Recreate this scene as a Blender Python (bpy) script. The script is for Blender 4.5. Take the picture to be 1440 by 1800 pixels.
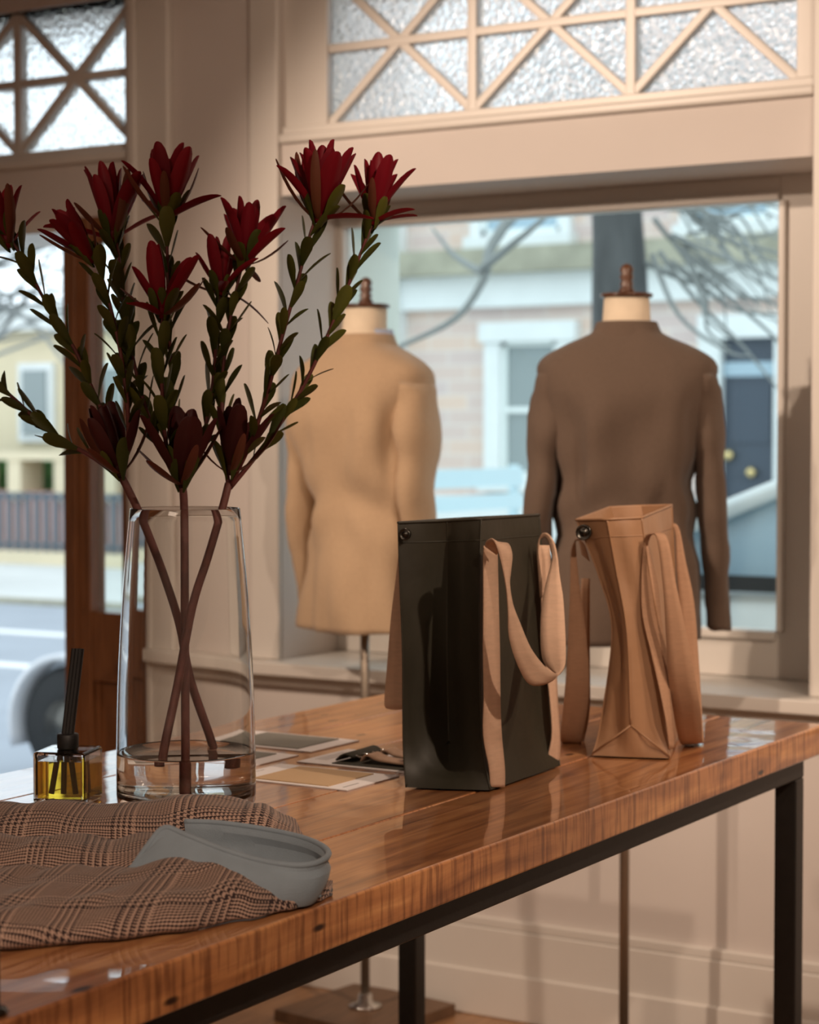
import bpy, bmesh, math, random
from mathutils import Vector, Matrix, noise
R = random.Random(7)
for o in list(bpy.data.objects): bpy.data.objects.remove(o)
sc = bpy.context.scene
COL = sc.collection
# ------------------------------------------------------------------ camera
F = 3525.0; ZC = 1.4; PITCH = math.atan(130/F); YAW = math.atan(2120*math.cos(PITCH)/F)
cd = bpy.data.cameras.new('camera'); cam = bpy.data.objects.new('camera', cd); COL.objects.link(cam)
cd.sensor_fit = 'VERTICAL'; cd.sensor_height = 36; cd.lens = F/1800*36
cd.clip_start = 0.05; cd.clip_end = 300
cam.location = (0, 0, ZC); cam.rotation_euler = (math.pi/2-PITCH, 0, YAW)
cd.dof.use_dof = True; cd.dof.focus_distance = 2.5; cd.dof.aperture_fstop = 5.8
sc.camera = cam
VD = Vector((-math.sin(YAW)*math.cos(PITCH), math.cos(YAW)*math.cos(PITCH), -math.sin(PITCH)))
RD = Vector((math.cos(YAW), math.sin(YAW), 0)); UD = RD.cross(VD); C0 = Vector((0, 0, ZC))
VH = Vector((-math.sin(YAW), math.cos(YAW), 0))
def ray(x, y): return VD+RD*((x-720)/F)+UD*((900-y)/F)
def at(x, y, d): return C0+ray(x, y)*d                      # a measured point at its own distance
def atz(x, y, z): r = ray(x, y); return C0+r*((z-ZC)/r.z)   # on a level surface
def aty(x, y, Y): r = ray(x, y); return C0+r*(Y/r.y)        # on a plane parallel to the window wall
# ------------------------------------------------------------------ world, lights, exposure
w = bpy.data.worlds.new('overcast_sky'); sc.world = w; w.use_nodes = True
bg = w.node_tree.nodes['Background']; bg.inputs[0].default_value = (0.80, 0.92, 1.0, 1); bg.inputs[1].default_value = 1.55
sc.view_settings.view_transform = 'Standard'; sc.view_settings.look = 'None'
sc.view_settings.exposure = 0.42; sc.view_settings.gamma = 1.0; sc.view_settings.use_curve_mapping = False
WARM = (1.0, 0.765, 0.585)
def spot(name, loc, target, power, size=60, blend=0.5, radius=0.04, col=WARM):
    l = bpy.data.lights.new(name, 'SPOT'); l.energy = power; l.spot_size = math.radians(size); l.spot_blend = blend
    l.shadow_soft_size = radius; l.color = col
    o = bpy.data.objects.new(name, l); COL.objects.link(o); o.location = loc
    o.rotation_euler = (Vector(target)-Vector(loc)).to_track_quat('-Z', 'Y').to_euler(); return o
def area(name, loc, target, power, sx, sy, col=WARM):
    l = bpy.data.lights.new(name, 'AREA'); l.shape = 'RECTANGLE'; l.size = sx; l.size_y = sy; l.energy = power; l.color = col
    o = bpy.data.objects.new(name, l); COL.objects.link(o); o.location = loc
    o.rotation_euler = (Vector(target)-Vector(loc)).to_track_quat('-Z', 'Y').to_euler(); return o
spot('track_spot_window', (-3.3, 1.0, 3.0), (-1.9, 4.3, 1.25), 190, 46, 0.5)
spot('track_spot_far', (-4.3, -0.2, 2.85), (-1.65, 4.4, 1.65), 180, 30, 0.6)
spot('track_spot_right', (0.9, 0.4, 2.9), (-2.0, 4.3, 1.55), 140, 37, 0.4)
spot('card_fill_spot', (-1.95, 3.15, 3.15), (-1.7, 2.6, 0.9), 45, 24, 0.6)  # added fill spot that brightens the sample cards, not a known fitting
spot('track_spot_low', (0.3, 2.5, 3.1), (-1.5, 4.1, 0.4), 75, 60, 0.6)
spot('track_spot_table', (1.1, 2.0, 3.0), (-1.2, 2.75, 0.85), 130, 38, 0.6)
spot('track_spot_near', (0.9, -0.6, 3.1), (-1.3, 1.35, 0.88), 200, 24, 0.7)
area('room_fill', (-1.0, -1.5, 3.15), (-1.0, -1.5, 0), 32, 1.2, 1.2)  # added soft general fill from ceiling height, no actual panel there
# ------------------------------------------------------------------ material helpers
def newmat(name):
    m = bpy.data.materials.new(name); m.use_nodes = True; nt = m.node_tree
    return m, nt, nt.nodes, nt.links, nt.nodes['Principled BSDF']
def mat(name, col, rough=0.6, metal=0.0, var=0.0, scale=20, bump=0.0, bscale=80, coat=0.0, sheen=0.0, stretch=None, detail=4, spec=0.5):
    m, nt, N, L, b = newmat(name)
    b.inputs['Base Color'].default_value = (*col, 1); b.inputs['Roughness'].default_value = rough; b.inputs['Metallic'].default_value = metal
    b.inputs['Coat Weight'].default_value = coat; b.inputs['Sheen Weight'].default_value = sheen; b.inputs['Specular IOR Level'].default_value = spec
    if var or bump:
        tc = N.new('ShaderNodeTexCoord'); mp = N.new('ShaderNodeMapping'); L.new(tc.outputs['Object'], mp.inputs[0])
        if stretch: mp.inputs['Scale'].default_value = stretch
    if var:
        n = N.new('ShaderNodeTexNoise'); n.inputs['Scale'].default_value = scale; n.inputs['Detail'].default_value = detail; L.new(mp.outputs[0], n.inputs[0])
        r = N.new('ShaderNodeValToRGB'); L.new(n.outputs[0], r.inputs[0])
        r.color_ramp.elements[0].position = 0.3; r.color_ramp.elements[1].position = 0.7
        r.color_ramp.elements[0].color = (*[max(0, c*(1-var)) for c in col], 1); r.color_ramp.elements[1].color = (*[min(1, c*(1+var)) for c in col], 1)
        L.new(r.outputs[0], b.inputs['Base Color'])
    if bump:
        n2 = N.new('ShaderNodeTexNoise'); n2.inputs['Scale'].default_value = bscale; n2.inputs['Detail'].default_value = 3; L.new(mp.outputs[0], n2.inputs[0])
        bp = N.new('ShaderNodeBump'); bp.inputs['Strength'].default_value = bump; bp.inputs['Distance'].default_value = 0.01
        L.new(n2.outputs[0], bp.inputs['Height']); L.new(bp.outputs[0], b.inputs['Normal'])
    return m
def glassmat(name, col=(1, 1, 1), rough=0.0, ior=1.45):
    m, nt, N, L, b = newmat(name)
    b.inputs['Base Color'].default_value = (*col, 1); b.inputs['Transmission Weight'].default_value = 1; b.inputs['Roughness'].default_value = rough; b.inputs['IOR'].default_value = ior
    return m
def panemat(name, tint=(0.95, 0.98, 0.97)):
    m, nt, N, L, b = newmat(name); N.remove(b)
    t = N.new('ShaderNodeBsdfTransparent'); t.inputs[0].default_value = (*tint, 1)
    g = N.new('ShaderNodeBsdfGlossy'); g.inputs['Roughness'].default_value = 0.02
    fr = N.new('ShaderNodeFresnel'); fr.inputs[0].default_value = 1.3
    mx = N.new('ShaderNodeMixShader'); L.new(fr.outputs[0], mx.inputs[0]); L.new(t.outputs[0], mx.inputs[1]); L.new(g.outputs[0], mx.inputs[2])
    L.new(mx.outputs[0], N['Material Output'].inputs[0]); return m
M = {}
M['paint'] = mat('cream_paint', (0.70, 0.64, 0.60), 0.55, var=0.03, scale=3, bump=0.03, bscale=40)
M['paint_white'] = mat('white_gloss_paint', (0.74, 0.70, 0.65), 0.35, var=0.02, scale=6)
M['ext_paint'] = mat('pale_green_exterior_paint', (0.72, 0.76, 0.70), 0.6, var=0.04, scale=5)
M['steel'] = mat('black_steel', (0.012, 0.011, 0.010), 0.42, var=0.2, scale=60, bump=0.02, bscale=300)
M['doorwood'] = mat('varnished_door_timber', (0.24, 0.095, 0.035), 0.4, var=0.25, scale=8, stretch=(12, 12, 1), coat=0.3)
M['floorwood'] = mat('floor_timber', (0.36, 0.19, 0.09), 0.4, var=0.25, scale=6, stretch=(10, 1, 1), coat=0.2)
M['walnut'] = mat('turned_dark_wood', (0.10, 0.04, 0.018), 0.3, var=0.3, scale=30, coat=0.4)
M['basewood'] = mat('dark_base_timber', (0.16, 0.09, 0.05), 0.5, var=0.2, scale=10, stretch=(8, 1, 1))
M['brass'] = mat('brushed_steel_pole', (0.38, 0.32, 0.26), 0.35, metal=0.8)
M['calico'] = mat('cream_calico', (0.80, 0.68, 0.52), 0.9, var=0.04, scale=40, bump=0.1, bscale=300)
M['tan_linen'] = mat('tan_linen', (0.50, 0.35, 0.22), 0.9, var=0.07, scale=240, bump=0.25, bscale=500, sheen=0.2)
M['brown_wool'] = mat('brown_wool', (0.13, 0.088, 0.063), 0.9, var=0.08, scale=240, bump=0.2, bscale=500, sheen=0.15)
M['blue_shirt'] = mat('pale_blue_shirting', (0.55, 0.62, 0.80), 0.8, var=0.03)
M['olive'] = mat('olive_waxed_canvas', (0.030, 0.027, 0.017), 0.55, var=0.16, scale=9, bump=0.25, bscale=14)
M['tan_canvas'] = mat('tan_waxed_canvas', (0.33, 0.18, 0.095), 0.45, var=0.10, scale=9, bump=0.25, bscale=14)
M['webbing'] = mat('natural_webbing', (0.64, 0.42, 0.29), 0.8, var=0.06, scale=60, bump=0.35, bscale=900, stretch=(1, 1, 4))
M['webbing_tan'] = mat('tan_webbing', (0.43, 0.245, 0.145), 0.75, var=0.06, scale=60, bump=0.3, bscale=900, stretch=(1, 1, 4))
M['metal'] = mat('dark_nickel', (0.10, 0.095, 0.085), 0.25, metal=1)
M['chrome'] = mat('chrome', (0.7, 0.7, 0.68), 0.12, metal=1)
M['card'] = mat('white_card', (0.88, 0.83, 0.82), 0.7)
M['ink'] = mat('grey_ink', (0.38, 0.34, 0.33), 0.8)
M['sw_grey'] = mat('grey_cloth_swatch', (0.26, 0.25, 0.22), 0.9, bump=0.2, bscale=700)
M['sw_tan'] = mat('tan_cloth_swatch', (0.62, 0.42, 0.24), 0.9, bump=0.2, bscale=700)
M['sw_olive'] = mat('olive_cloth_swatch', (0.05, 0.045, 0.03), 0.8, bump=0.2, bscale=700)
M['blackplastic'] = mat('matt_black', (0.008, 0.008, 0.008), 0.5)
M['collar'] = mat('grey_blue_cotton', (0.205, 0.25, 0.29), 0.9, var=0.05, scale=40, bump=0.12, bscale=500, sheen=0.2)
M['asphalt'] = mat('asphalt', (0.30, 0.33, 0.37), 0.8, var=0.06, scale=2)
M['concrete'] = mat('pale_concrete', (0.56, 0.57, 0.55), 0.85, var=0.06, scale=2)
M['roadpaint'] = mat('white_road_paint', (0.8, 0.8, 0.78), 0.8)
M['stonewhite'] = mat('white_stone', (0.74, 0.76, 0.75), 0.8, var=0.05, scale=2)
M['stoneolive'] = mat('weathered_cornice_stone', (0.36, 0.34, 0.26), 0.9, var=0.25, scale=2.5)
M['cream_render'] = mat('cream_render', (0.70, 0.60, 0.42), 0.9, var=0.06, scale=1)
M['frame_white'] = mat('white_sash_paint', (0.78, 0.82, 0.80), 0.5)
M['darkglass'] = mat('dim_window_glass', (0.22, 0.26, 0.26), 0.12, spec=0.8)
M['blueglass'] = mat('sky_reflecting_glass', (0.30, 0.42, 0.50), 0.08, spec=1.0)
M['navydoor'] = mat('navy_door_paint', (0.045, 0.06, 0.085), 0.4)
M['brassknob'] = mat('polished_brass', (0.75, 0.58, 0.28), 0.25, metal=1)
M['bark'] = mat('grey_bark', (0.085, 0.085, 0.085), 0.9, var=0.4, scale=8, stretch=(1, 1, .25), bump=0.5, bscale=15)
M['twig'] = mat('pale_twig_bark', (0.26, 0.27, 0.26), 0.9)
M['hedge'] = mat('hedge_leaves', (0.07, 0.17, 0.05), 0.8, var=0.5, scale=9, bump=0.8, bscale=12)
M['redbrick'] = mat('red_brick_wall', (0.50, 0.27, 0.21), 0.9, var=0.12, scale=4)
M['iron'] = mat('painted_iron', (0.13, 0.16, 0.19), 0.5)
M['silver'] = mat('silver_car_paint', (0.60, 0.64, 0.64), 0.25, coat=0.6)
M['bench'] = mat('pale_blue_bench_paint', (0.58, 0.72, 0.76), 0.45)
M['tyre'] = mat('black_rubber', (0.012, 0.013, 0.014), 0.7)
M['mudguard'] = mat('grey_mudguard_paint', (0.66, 0.68, 0.72), 0.25, coat=0.6)
M['pane'] = panemat('clear_pane')
M['vaseglass'] = glassmat('vase_glass', (0.985, 0.99, 0.985), 0.0, 1.47)
M['water'] = glassmat('water', (0.985, 0.985, 0.97), 0.0, 1.33)
M['oil'] = glassmat('amber_oil', (0.92, 0.66, 0.06), 0.0, 1.42)
def stemlike(name, c1, c2, axis_scale=1.0, rough=0.5, trans=0.0):
    m, nt, N, L, b = newmat(name)
    oi = N.new('ShaderNodeObjectInfo'); tc = N.new('ShaderNodeTexCoord'); sp = N.new('ShaderNodeSeparateXYZ'); L.new(tc.outputs['Generated'], sp.inputs[0])
    n = N.new('ShaderNodeTexNoise'); n.inputs['Scale'].default_value = 6; L.new(tc.outputs['Object'], n.inputs[0])
    ad = N.new('ShaderNodeMath'); ad.operation = 'MULTIPLY_ADD'; L.new(oi.outputs['Random'], ad.inputs[0]); ad.inputs[1].default_value = 0.55
    a2 = N.new('ShaderNodeMath'); a2.operation = 'MULTIPLY_ADD'; L.new(sp.outputs[2], a2.inputs[0]); a2.inputs[1].default_value = 0.35
    a3 = N.new('ShaderNodeMath'); a3.operation = 'MULTIPLY'; L.new(n.outputs[0], a3.inputs[0]); a3.inputs[1].default_value = 0.2
    L.new(a3.outputs[0], a2.inputs[2]); L.new(a2.outputs[0], ad.inputs[2])
    mx = N.new('ShaderNodeMix'); mx.data_type = 'RGBA'; L.new(ad.outputs[0], mx.inputs[0]); mx.inputs[6].default_value = (*c1, 1); mx.inputs[7].default_value = (*c2, 1)
    L.new(mx.outputs[2], b.inputs['Base Color']); b.inputs['Roughness'].default_value = rough
    if trans:
        t = N.new('ShaderNodeBsdfTranslucent'); L.new(mx.outputs[2], t.inputs[0]); ms = N.new('ShaderNodeMixShader'); ms.inputs[0].default_value = trans
        L.new(b.outputs[0], ms.inputs[1]); L.new(t.outputs[0], ms.inputs[2]); L.new(ms.outputs[0], N['Material Output'].inputs[0])
    return m
M['leaf'] = stemlike('green_leaf', (0.03, 0.055, 0.010), (0.16, 0.16, 0.02), trans=0.3)
M['bract'] = stemlike('crimson_bract', (0.22, 0.006, 0.016), (0.46, 0.012, 0.035), trans=0.45)
M['bract_dark'] = stemlike('maroon_bract', (0.055, 0.012, 0.010), (0.12, 0.018, 0.018), trans=0.3)
M['bract_brown'] = stemlike('bronze_bract', (0.16, 0.06, 0.02), (0.26, 0.07, 0.045), trans=0.3)
M['stem'] = mat('reddish_stem', (0.15, 0.05, 0.04), 0.6, var=0.3, scale=40, bump=0.3, bscale=60)
M['branch'] = mat('maroon_branch', (0.15, 0.035, 0.03), 0.55, var=0.25, scale=50)
def transom_glass():
    m, nt, N, L, b = newmat('hammered_obscure_glass')
    b.inputs['Transmission Weight'].default_value = 1; b.inputs['Roughness'].default_value = 0.22; b.inputs['IOR'].default_value = 1.45; b.inputs['Base Color'].default_value = (0.88, 0.90, 0.91, 1)
    tc = N.new('ShaderNodeTexCoord'); v = N.new('ShaderNodeTexVoronoi'); v.feature = 'SMOOTH_F1'; v.inputs['Scale'].default_value = 85; L.new(tc.outputs['Object'], v.inputs[0])
    bp = N.new('ShaderNodeBump'); bp.inputs['Strength'].default_value = 0.9; bp.inputs['Distance'].default_value = 0.006; L.new(v.outputs[0], bp.inputs['Height']); L.new(bp.outputs[0], b.inputs['Normal'])
    return m
M['obscure'] = transom_glass()
def table_wood():
    m, nt, N, L, b = newmat('resin_coated_hardwood')
    tc = N.new('ShaderNodeTexCoord'); mp = N.new('ShaderNodeMapping'); mp.inputs['Scale'].default_value = (14, 1.1, 9); L.new(tc.outputs['Object'], mp.inputs[0])
    oi = N.new('ShaderNodeObjectInfo'); L.new(oi.outputs['Random'], mp.inputs['Location'])
    n = N.new('ShaderNodeTexNoise'); n.inputs['Scale'].default_value = 3.2; n.inputs['Detail'].default_value = 8; n.inputs['Distortion'].default_value = 0.8; L.new(mp.outputs[0], n.inputs[0])
    r = N.new('ShaderNodeValToRGB'); L.new(n.outputs[0], r.inputs[0]); e = r.color_ramp.elements
    e[0].position = 0.28; e[0].color = (0.19, 0.066, 0.024, 1); e[1].position = 0.72; e[1].color = (0.58, 0.28, 0.11, 1)
    x = e.new(0.5); x.color = (0.40, 0.165, 0.062, 1)
    # saw marks across the grain on the edge
    mp2 = N.new('ShaderNodeMapping'); mp2.inputs['Scale'].default_value = (6, 55, 5); L.new(tc.outputs['Object'], mp2.inputs[0])
    n2 = N.new('ShaderNodeTexNoise'); n2.inputs['Scale'].default_value = 2.2; n2.inputs['Detail'].default_value = 5; L.new(mp2.outputs[0], n2.inputs[0])
    ge = N.new('ShaderNodeNewGeometry'); sp = N.new('ShaderNodeSeparateXYZ'); L.new(ge.outputs['Normal'], sp.inputs[0])
    ab = N.new('ShaderNodeMath'); ab.operation = 'ABSOLUTE'; L.new(sp.outputs[0], ab.inputs[0])
    r2 = N.new('ShaderNodeValToRGB'); L.new(n2.outputs[0], r2.inputs[0]); r2.color_ramp.elements[0].position = 0.36; r2.color_ramp.elements[0].color = (0.70, 0.62, 0.56, 1); r2.color_ramp.elements[1].position = 0.55; r2.color_ramp.elements[1].color = (1.35, 1.35, 1.3, 1)
    mu = N.new('ShaderNodeMix'); mu.data_type = 'RGBA'; mu.blend_type = 'MULTIPLY'; L.new(ab.outputs[0], mu.inputs[0]); L.new(r.outputs[0], mu.inputs[6]); L.new(r2.outputs[0], mu.inputs[7])
    # dark gum veins and nail holes
    mp3 = N.new('ShaderNodeMapping'); mp3.inputs['Scale'].default_value = (9, 4, 12); L.new(tc.outputs['Object'], mp3.inputs[0])
    vo = N.new('ShaderNodeTexVoronoi'); vo.inputs['Scale'].default_value = 1.5; L.new(mp3.outputs[0], vo.inputs[0])
    r3 = N.new('ShaderNodeValToRGB'); L.new(vo.outputs['Distance'], r3.inputs[0]); r3.color_ramp.elements[0].position = 0.055; r3.color_ramp.elements[0].color = (0.05, 0.03, 0.02, 1); r3.color_ramp.elements[1].position = 0.10; r3.color_ramp.elements[1].color = (1, 1, 1, 1)
    mu2 = N.new('ShaderNodeMix'); mu2.data_type = 'RGBA'; mu2.blend_type = 'MULTIPLY'; mu2.inputs[0].default_value = 1; L.new(mu.outputs[2], mu2.inputs[6]); L.new(r3.outputs[0], mu2.inputs[7])
    L.new(mu2.outputs[2], b.inputs['Base Color']); b.inputs['Roughness'].default_value = 0.45; b.inputs['Coat Weight'].default_value = 1; b.inputs['Coat Roughness'].default_value = 0.025; b.inputs['Coat IOR'].default_value = 1.55
    n4 = N.new('ShaderNodeTexNoise'); n4.inputs['Scale'].default_value = 9; n4.inputs['Detail'].default_value = 1; L.new(tc.outputs['Object'], n4.inputs[0])
    bp = N.new('ShaderNodeBump'); bp.inputs['Strength'].default_value = 0.12; bp.inputs['Distance'].default_value = 0.01; L.new(n4.outputs[0], bp.inputs['Height']); L.new(bp.outputs[0], b.inputs['Coat Normal'])
    return m
M['tablewood'] = table_wood()
def plaid():
    m, nt, N, L, b = newmat('brown_glen_plaid_wool')
    uv = N.new('ShaderNodeUVMap'); sp = N.new('ShaderNodeSeparateXYZ'); L.new(uv.outputs[0], sp.inputs[0])
    def mth(op, a, bb=None, c=None):
        n = N.new('ShaderNodeMath'); n.operation = op
        for k, q in enumerate((a, bb, c)):
            if q is None: continue
            if isinstance(q, (int, float)): n.inputs[k].default_value = q
            else: L.new(q, n.inputs[k])
        return n.outputs[0]
    T = 1150.0
    cols = []; idx = []
    for k in (0, 1):
        i = mth('FLOOR', mth('MULTIPLY', sp.outputs[k], T)); idx.append(i)
        sec = mth('LESS_THAN', mth('FLOORED_MODULO', i, 76.0), 32.0)      # 1 in the broad houndstooth band
        big = mth('LESS_THAN', mth('FLOORED_MODULO', i, 8.0), 4.0); small = mth('LESS_THAN', mth('FLOORED_MODULO', i, 4.0), 2.0)
        cols.append(mth('ADD', mth('MULTIPLY', sec, big), mth('MULTIPLY', mth('SUBTRACT', 1.0, sec), small)))
    tw = mth('LESS_THAN', mth('FLOORED_MODULO', mth('ADD', idx[0], idx[1]), 4.0), 2.0)
    fac = mth('ADD', mth('MULTIPLY', tw, cols[0]), mth('MULTIPLY', mth('SUBTRACT', 1.0, tw), cols[1]))
    mx = N.new('ShaderNodeMix'); mx.data_type = 'RGBA'; L.new(fac, mx.inputs[0]); mx.inputs[6].default_value = (0.018, 0.006, 0.006, 1); mx.inputs[7].default_value = (0.38, 0.25, 0.19, 1)
    L.new(mx.outputs[2], b.inputs['Base Color']); b.inputs['Roughness'].default_value = 0.95; b.inputs['Sheen Weight'].default_value = 0.15
    bp = N.new('ShaderNodeBump'); bp.inputs['Strength'].default_value = 0.25; bp.inputs['Distance'].default_value = 0.001; L.new(fac, bp.inputs['Height']); L.new(bp.outputs[0], b.inputs['Normal'])
    return m
M['plaid'] = plaid()
def facade_brick():
    m, nt, N, L, b = newmat('pink_buff_brick_facade')
    tc = N.new('ShaderNodeTexCoord'); mp = N.new('ShaderNodeMapping'); mp.inputs['Rotation'].default_value = (math.pi/2, 0, 0); L.new(tc.outputs['Object'], mp.inputs[0])
    br = N.new('ShaderNodeTexBrick'); br.inputs['Scale'].default_value = 1; br.inputs['Brick Width'].default_value = 0.5; br.inputs['Row Height'].default_value = 0.17; br.inputs['Mortar Size'].default_value = 0.008
    br.inputs['Color1'].default_value = (0.72, 0.54, 0.44, 1); br.inputs['Color2'].default_value = (0.62, 0.50, 0.47, 1); br.inputs['Mortar'].default_value = (0.75, 0.69, 0.63, 1)
    L.new(mp.outputs[0], br.inputs[0]); L.new(br.outputs[0], b.inputs['Base Color']); b.inputs['Roughness'].default_value = 0.9; return m
M['facade'] = facade_brick()
# ------------------------------------------------------------------ geometry helpers
def wloc(o):
    v = Vector((0, 0, 0))
    while o: v += o.location; o = o.parent
    return v
def tag(o, label, cat, group=None):
    o['label'] = label; o['category'] = cat
    if group: o['group'] = group
    return o
def thing(name, loc, label, cat, group=None):
    o = bpy.data.objects.new(name, None); COL.objects.link(o); o.location = loc; o.empty_display_size = 0.05
    return tag(o, label, cat, group)
def obj(name, verts, faces, m, parent=None, smooth=False, label=None, origin=None):
    off = wloc(parent) if parent else (Vector(origin) if origin is not None else Vector((0, 0, 0)))
    me = bpy.data.meshes.new(name); me.from_pydata([Vector(v)-off for v in verts], [], faces); me.validate()
    bm = bmesh.new(); bm.from_mesh(me); bmesh.ops.recalc_face_normals(bm, faces=bm.faces); bm.to_mesh(me); bm.free()
    me.materials.append(M[m] if isinstance(m, str) else m)
    if smooth: me.shade_smooth()
    o = bpy.data.objects.new(name, me); COL.objects.link(o)
    if parent: o.parent = parent
    else: o.location = off
    if label: o['label'] = label
    return o
def struct(o): o['kind'] = 'structure'; return o
def boxvf(x0, x1, y0, y1, z0, z1):
    v = [(x, y, z) for z in (z0, z1) for y in (y0, y1) for x in (x0, x1)]
    return v, [(0, 2, 3, 1), (4, 5, 7, 6), (0, 1, 5, 4), (2, 6, 7, 3), (0, 4, 6, 2), (1, 3, 7, 5)]
def join(parts):
    V = []; Fc = []
    for v, f in parts:
        k = len(V); V += list(v); Fc += [tuple(i+k for i in q) for q in f]
    return V, Fc
def bevel(o, wd, seg=2):
    md = o.modifiers.new('bevel', 'BEVEL'); md.width = wd; md.segments = seg; md.limit_method = 'ANGLE'; o.data.shade_smooth()
    wn = o.modifiers.new('wn', 'WEIGHTED_NORMAL'); return o
def box(name, b, m, parent=None, bev=0.0, label=None):
    v, f = boxvf(*b); o = obj(name, v, f, m, parent, label=label, origin=((b[0]+b[1])/2, (b[2]+b[3])/2, b[4]))
    if bev: bevel(o, bev)
    return o
def obox(cx, cy, z0, z1, sx, sy, ang):
    c, s = math.cos(ang), math.sin(ang); v, f = boxvf(-sx/2, sx/2, -sy/2, sy/2, z0, z1)
    return [(cx+c*x-s*y, cy+s*x+c*y, z) for x, y, z in v], f
def catmull(P, n):
    P = [Vector(p) for p in P]; out = []
    for i in range(len(P)-1):
        p0 = P[max(i-1, 0)]; p1 = P[i]; p2 = P[i+1]; p3 = P[min(i+2, len(P)-1)]
        for k in range(n):
            t = k/n; out.append(0.5*((2*p1)+(p2-p0)*t+(2*p0-5*p1+4*p2-p3)*t*t+(3*p1-p0-3*p2+p3)*t**3))
    out.append(P[-1]); return out
def tube(path, rad, n=8, cap=True):
    path = [Vector(p) for p in path]; V = []; Fc = []; ref = None
    for i, p in enumerate(path):
        t = (path[min(i+1, len(path)-1)]-path[max(i-1, 0)]).normalized()
        if ref is None: ref = Vector((1, 0, 0)) if abs(t.x) < 0.8 else Vector((0, 1, 0))
        a = (ref-t*ref.dot(t)).normalized(); b = t.cross(a); ref = a
        r = rad(i/(len(path)-1)) if callable(rad) else rad
        V += [p+a*(r*math.cos(2*math.pi*k/n))+b*(r*math.sin(2*math.pi*k/n)) for k in range(n)]
    for i in range(len(path)-1):
        for k in range(n): Fc.append((i*n+k, i*n+(k+1) % n, (i+1)*n+(k+1) % n, (i+1)*n+k))
    if cap: Fc.append(tuple(range(n))); Fc.append(tuple((len(path)-1)*n+k for k in range(n)))
    return V, Fc
def lathe(prof, c, n=48, tilt=None):
    V = []; Fc = []
    for r, z in prof: V += [(c[0]+r*math.cos(2*math.pi*k/n), c[1]+r*math.sin(2*math.pi*k/n), z) for k in range(n)]
    for i in range(len(prof)-1):
        for k in range(n): Fc.append((i*n+k, i*n+(k+1) % n, (i+1)*n+(k+1) % n, (i+1)*n+k))
    for i in (0, len(prof)-1):
        if prof[i][0] > 1e-6: Fc.append(tuple(i*n+k for k in range(n)))
    return V, Fc
def loft(rings, closed=True, cap0=False, cap1=False):
    n = len(rings[0]); V = [p for r in rings for p in r]; Fc = []
    for i in range(len(rings)-1):
        for k in range(n if closed else n-1): Fc.append((i*n+k, i*n+(k+1) % n, (i+1)*n+(k+1) % n, (i+1)*n+k))
    if cap0: Fc.append(tuple(range(n)))
    if cap1: Fc.append(tuple((len(rings)-1)*n+k for k in range(n)))
    return V, Fc
def solid(o, t, off=0.0):
    md = o.modifiers.new('thickness', 'SOLIDIFY'); md.thickness = t; md.offset = off; return o
def prism(poly, y0, y1):
    n = len(poly); V = [(x, y0, z) for x, z in poly]+[(x, y1, z) for x, z in poly]
    return V, [tuple(range(n)), tuple(range(n, 2*n))]+[(k, (k+1) % n, n+(k+1) % n, n+k) for k in range(n)]
# ------------------------------------------------------------------ the room
YW = 4.24
v, f = join([boxvf(-3.40, 1.5, YW, 4.80, 0, 0.80), boxvf(-3.40, -2.93, YW, 4.80, 0.80, 3.2), boxvf(-1.513, 1.5, YW, 4.80, 0.80, 3.2),
             boxvf(-2.93, -1.513, YW, 4.80, 2.017, 2.17), boxvf(-2.93, -1.513, YW, 4.58, 2.58, 3.2),
             boxvf(-4.90, -3.40, YW, 4.58, 2.0, 2.17), boxvf(-4.90, -3.40, YW, 4.58, 2.58, 3.2), boxvf(-6.5, -4.90, YW, 4.58, 0, 3.2)])
struct(obj('wall_front', v, f, 'paint'))
# outer cladding strip so the street side of the window reveal is pale
struct(box('trim_1', (-2.93, -2.918, 4.555, 4.80, 0.86, 2.017), 'ext_paint'))
struct(obj('wall_left', *boxvf(-6.6, -6.5, -4.0, 4.58, 0, 3.2), 'paint'))
struct(obj('wall_right', *boxvf(1.5, 1.6, -4.0, 4.58, 0, 3.2), 'paint'))
struct(obj('wall_rear', *boxvf(-6.6, 1.6, -4.1, -4.0, 0, 3.2), 'paint'))
struct(obj('ceiling', *boxvf(-6.6, 1.6, -4.1, 4.58, 3.2, 3.3), 'paint'))
fl = struct(obj('floor', *boxvf(-6.6, 1.6, -4.1, 4.58, -0.12, -0.02), 'floorwood'))
fv, ff = boxvf(0, 0.128, -4.0, YW, -0.02, 0.0); fme = None
for k in range(62):
    if fme is None:
        o = obj('floor_board', fv, ff, 'floorwood', fl); fme = o.data
    else:
        o = bpy.data.objects.new('floor_board', fme); COL.objects.link(o); o.parent = fl
    o.location = (-6.49+k*0.129, 0, 0)
bb = struct(obj('baseboard_front', *join([boxvf(-3.40, 1.5, 4.222, YW, 0, 0.215), boxvf(-3.40, 1.5, 4.215, YW, 0.0, 0.11), boxvf(-3.40, 1.5, 4.226, YW, 0.215, 0.24)]), 'paint_white'))
bevel(bb, 0.004)
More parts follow.
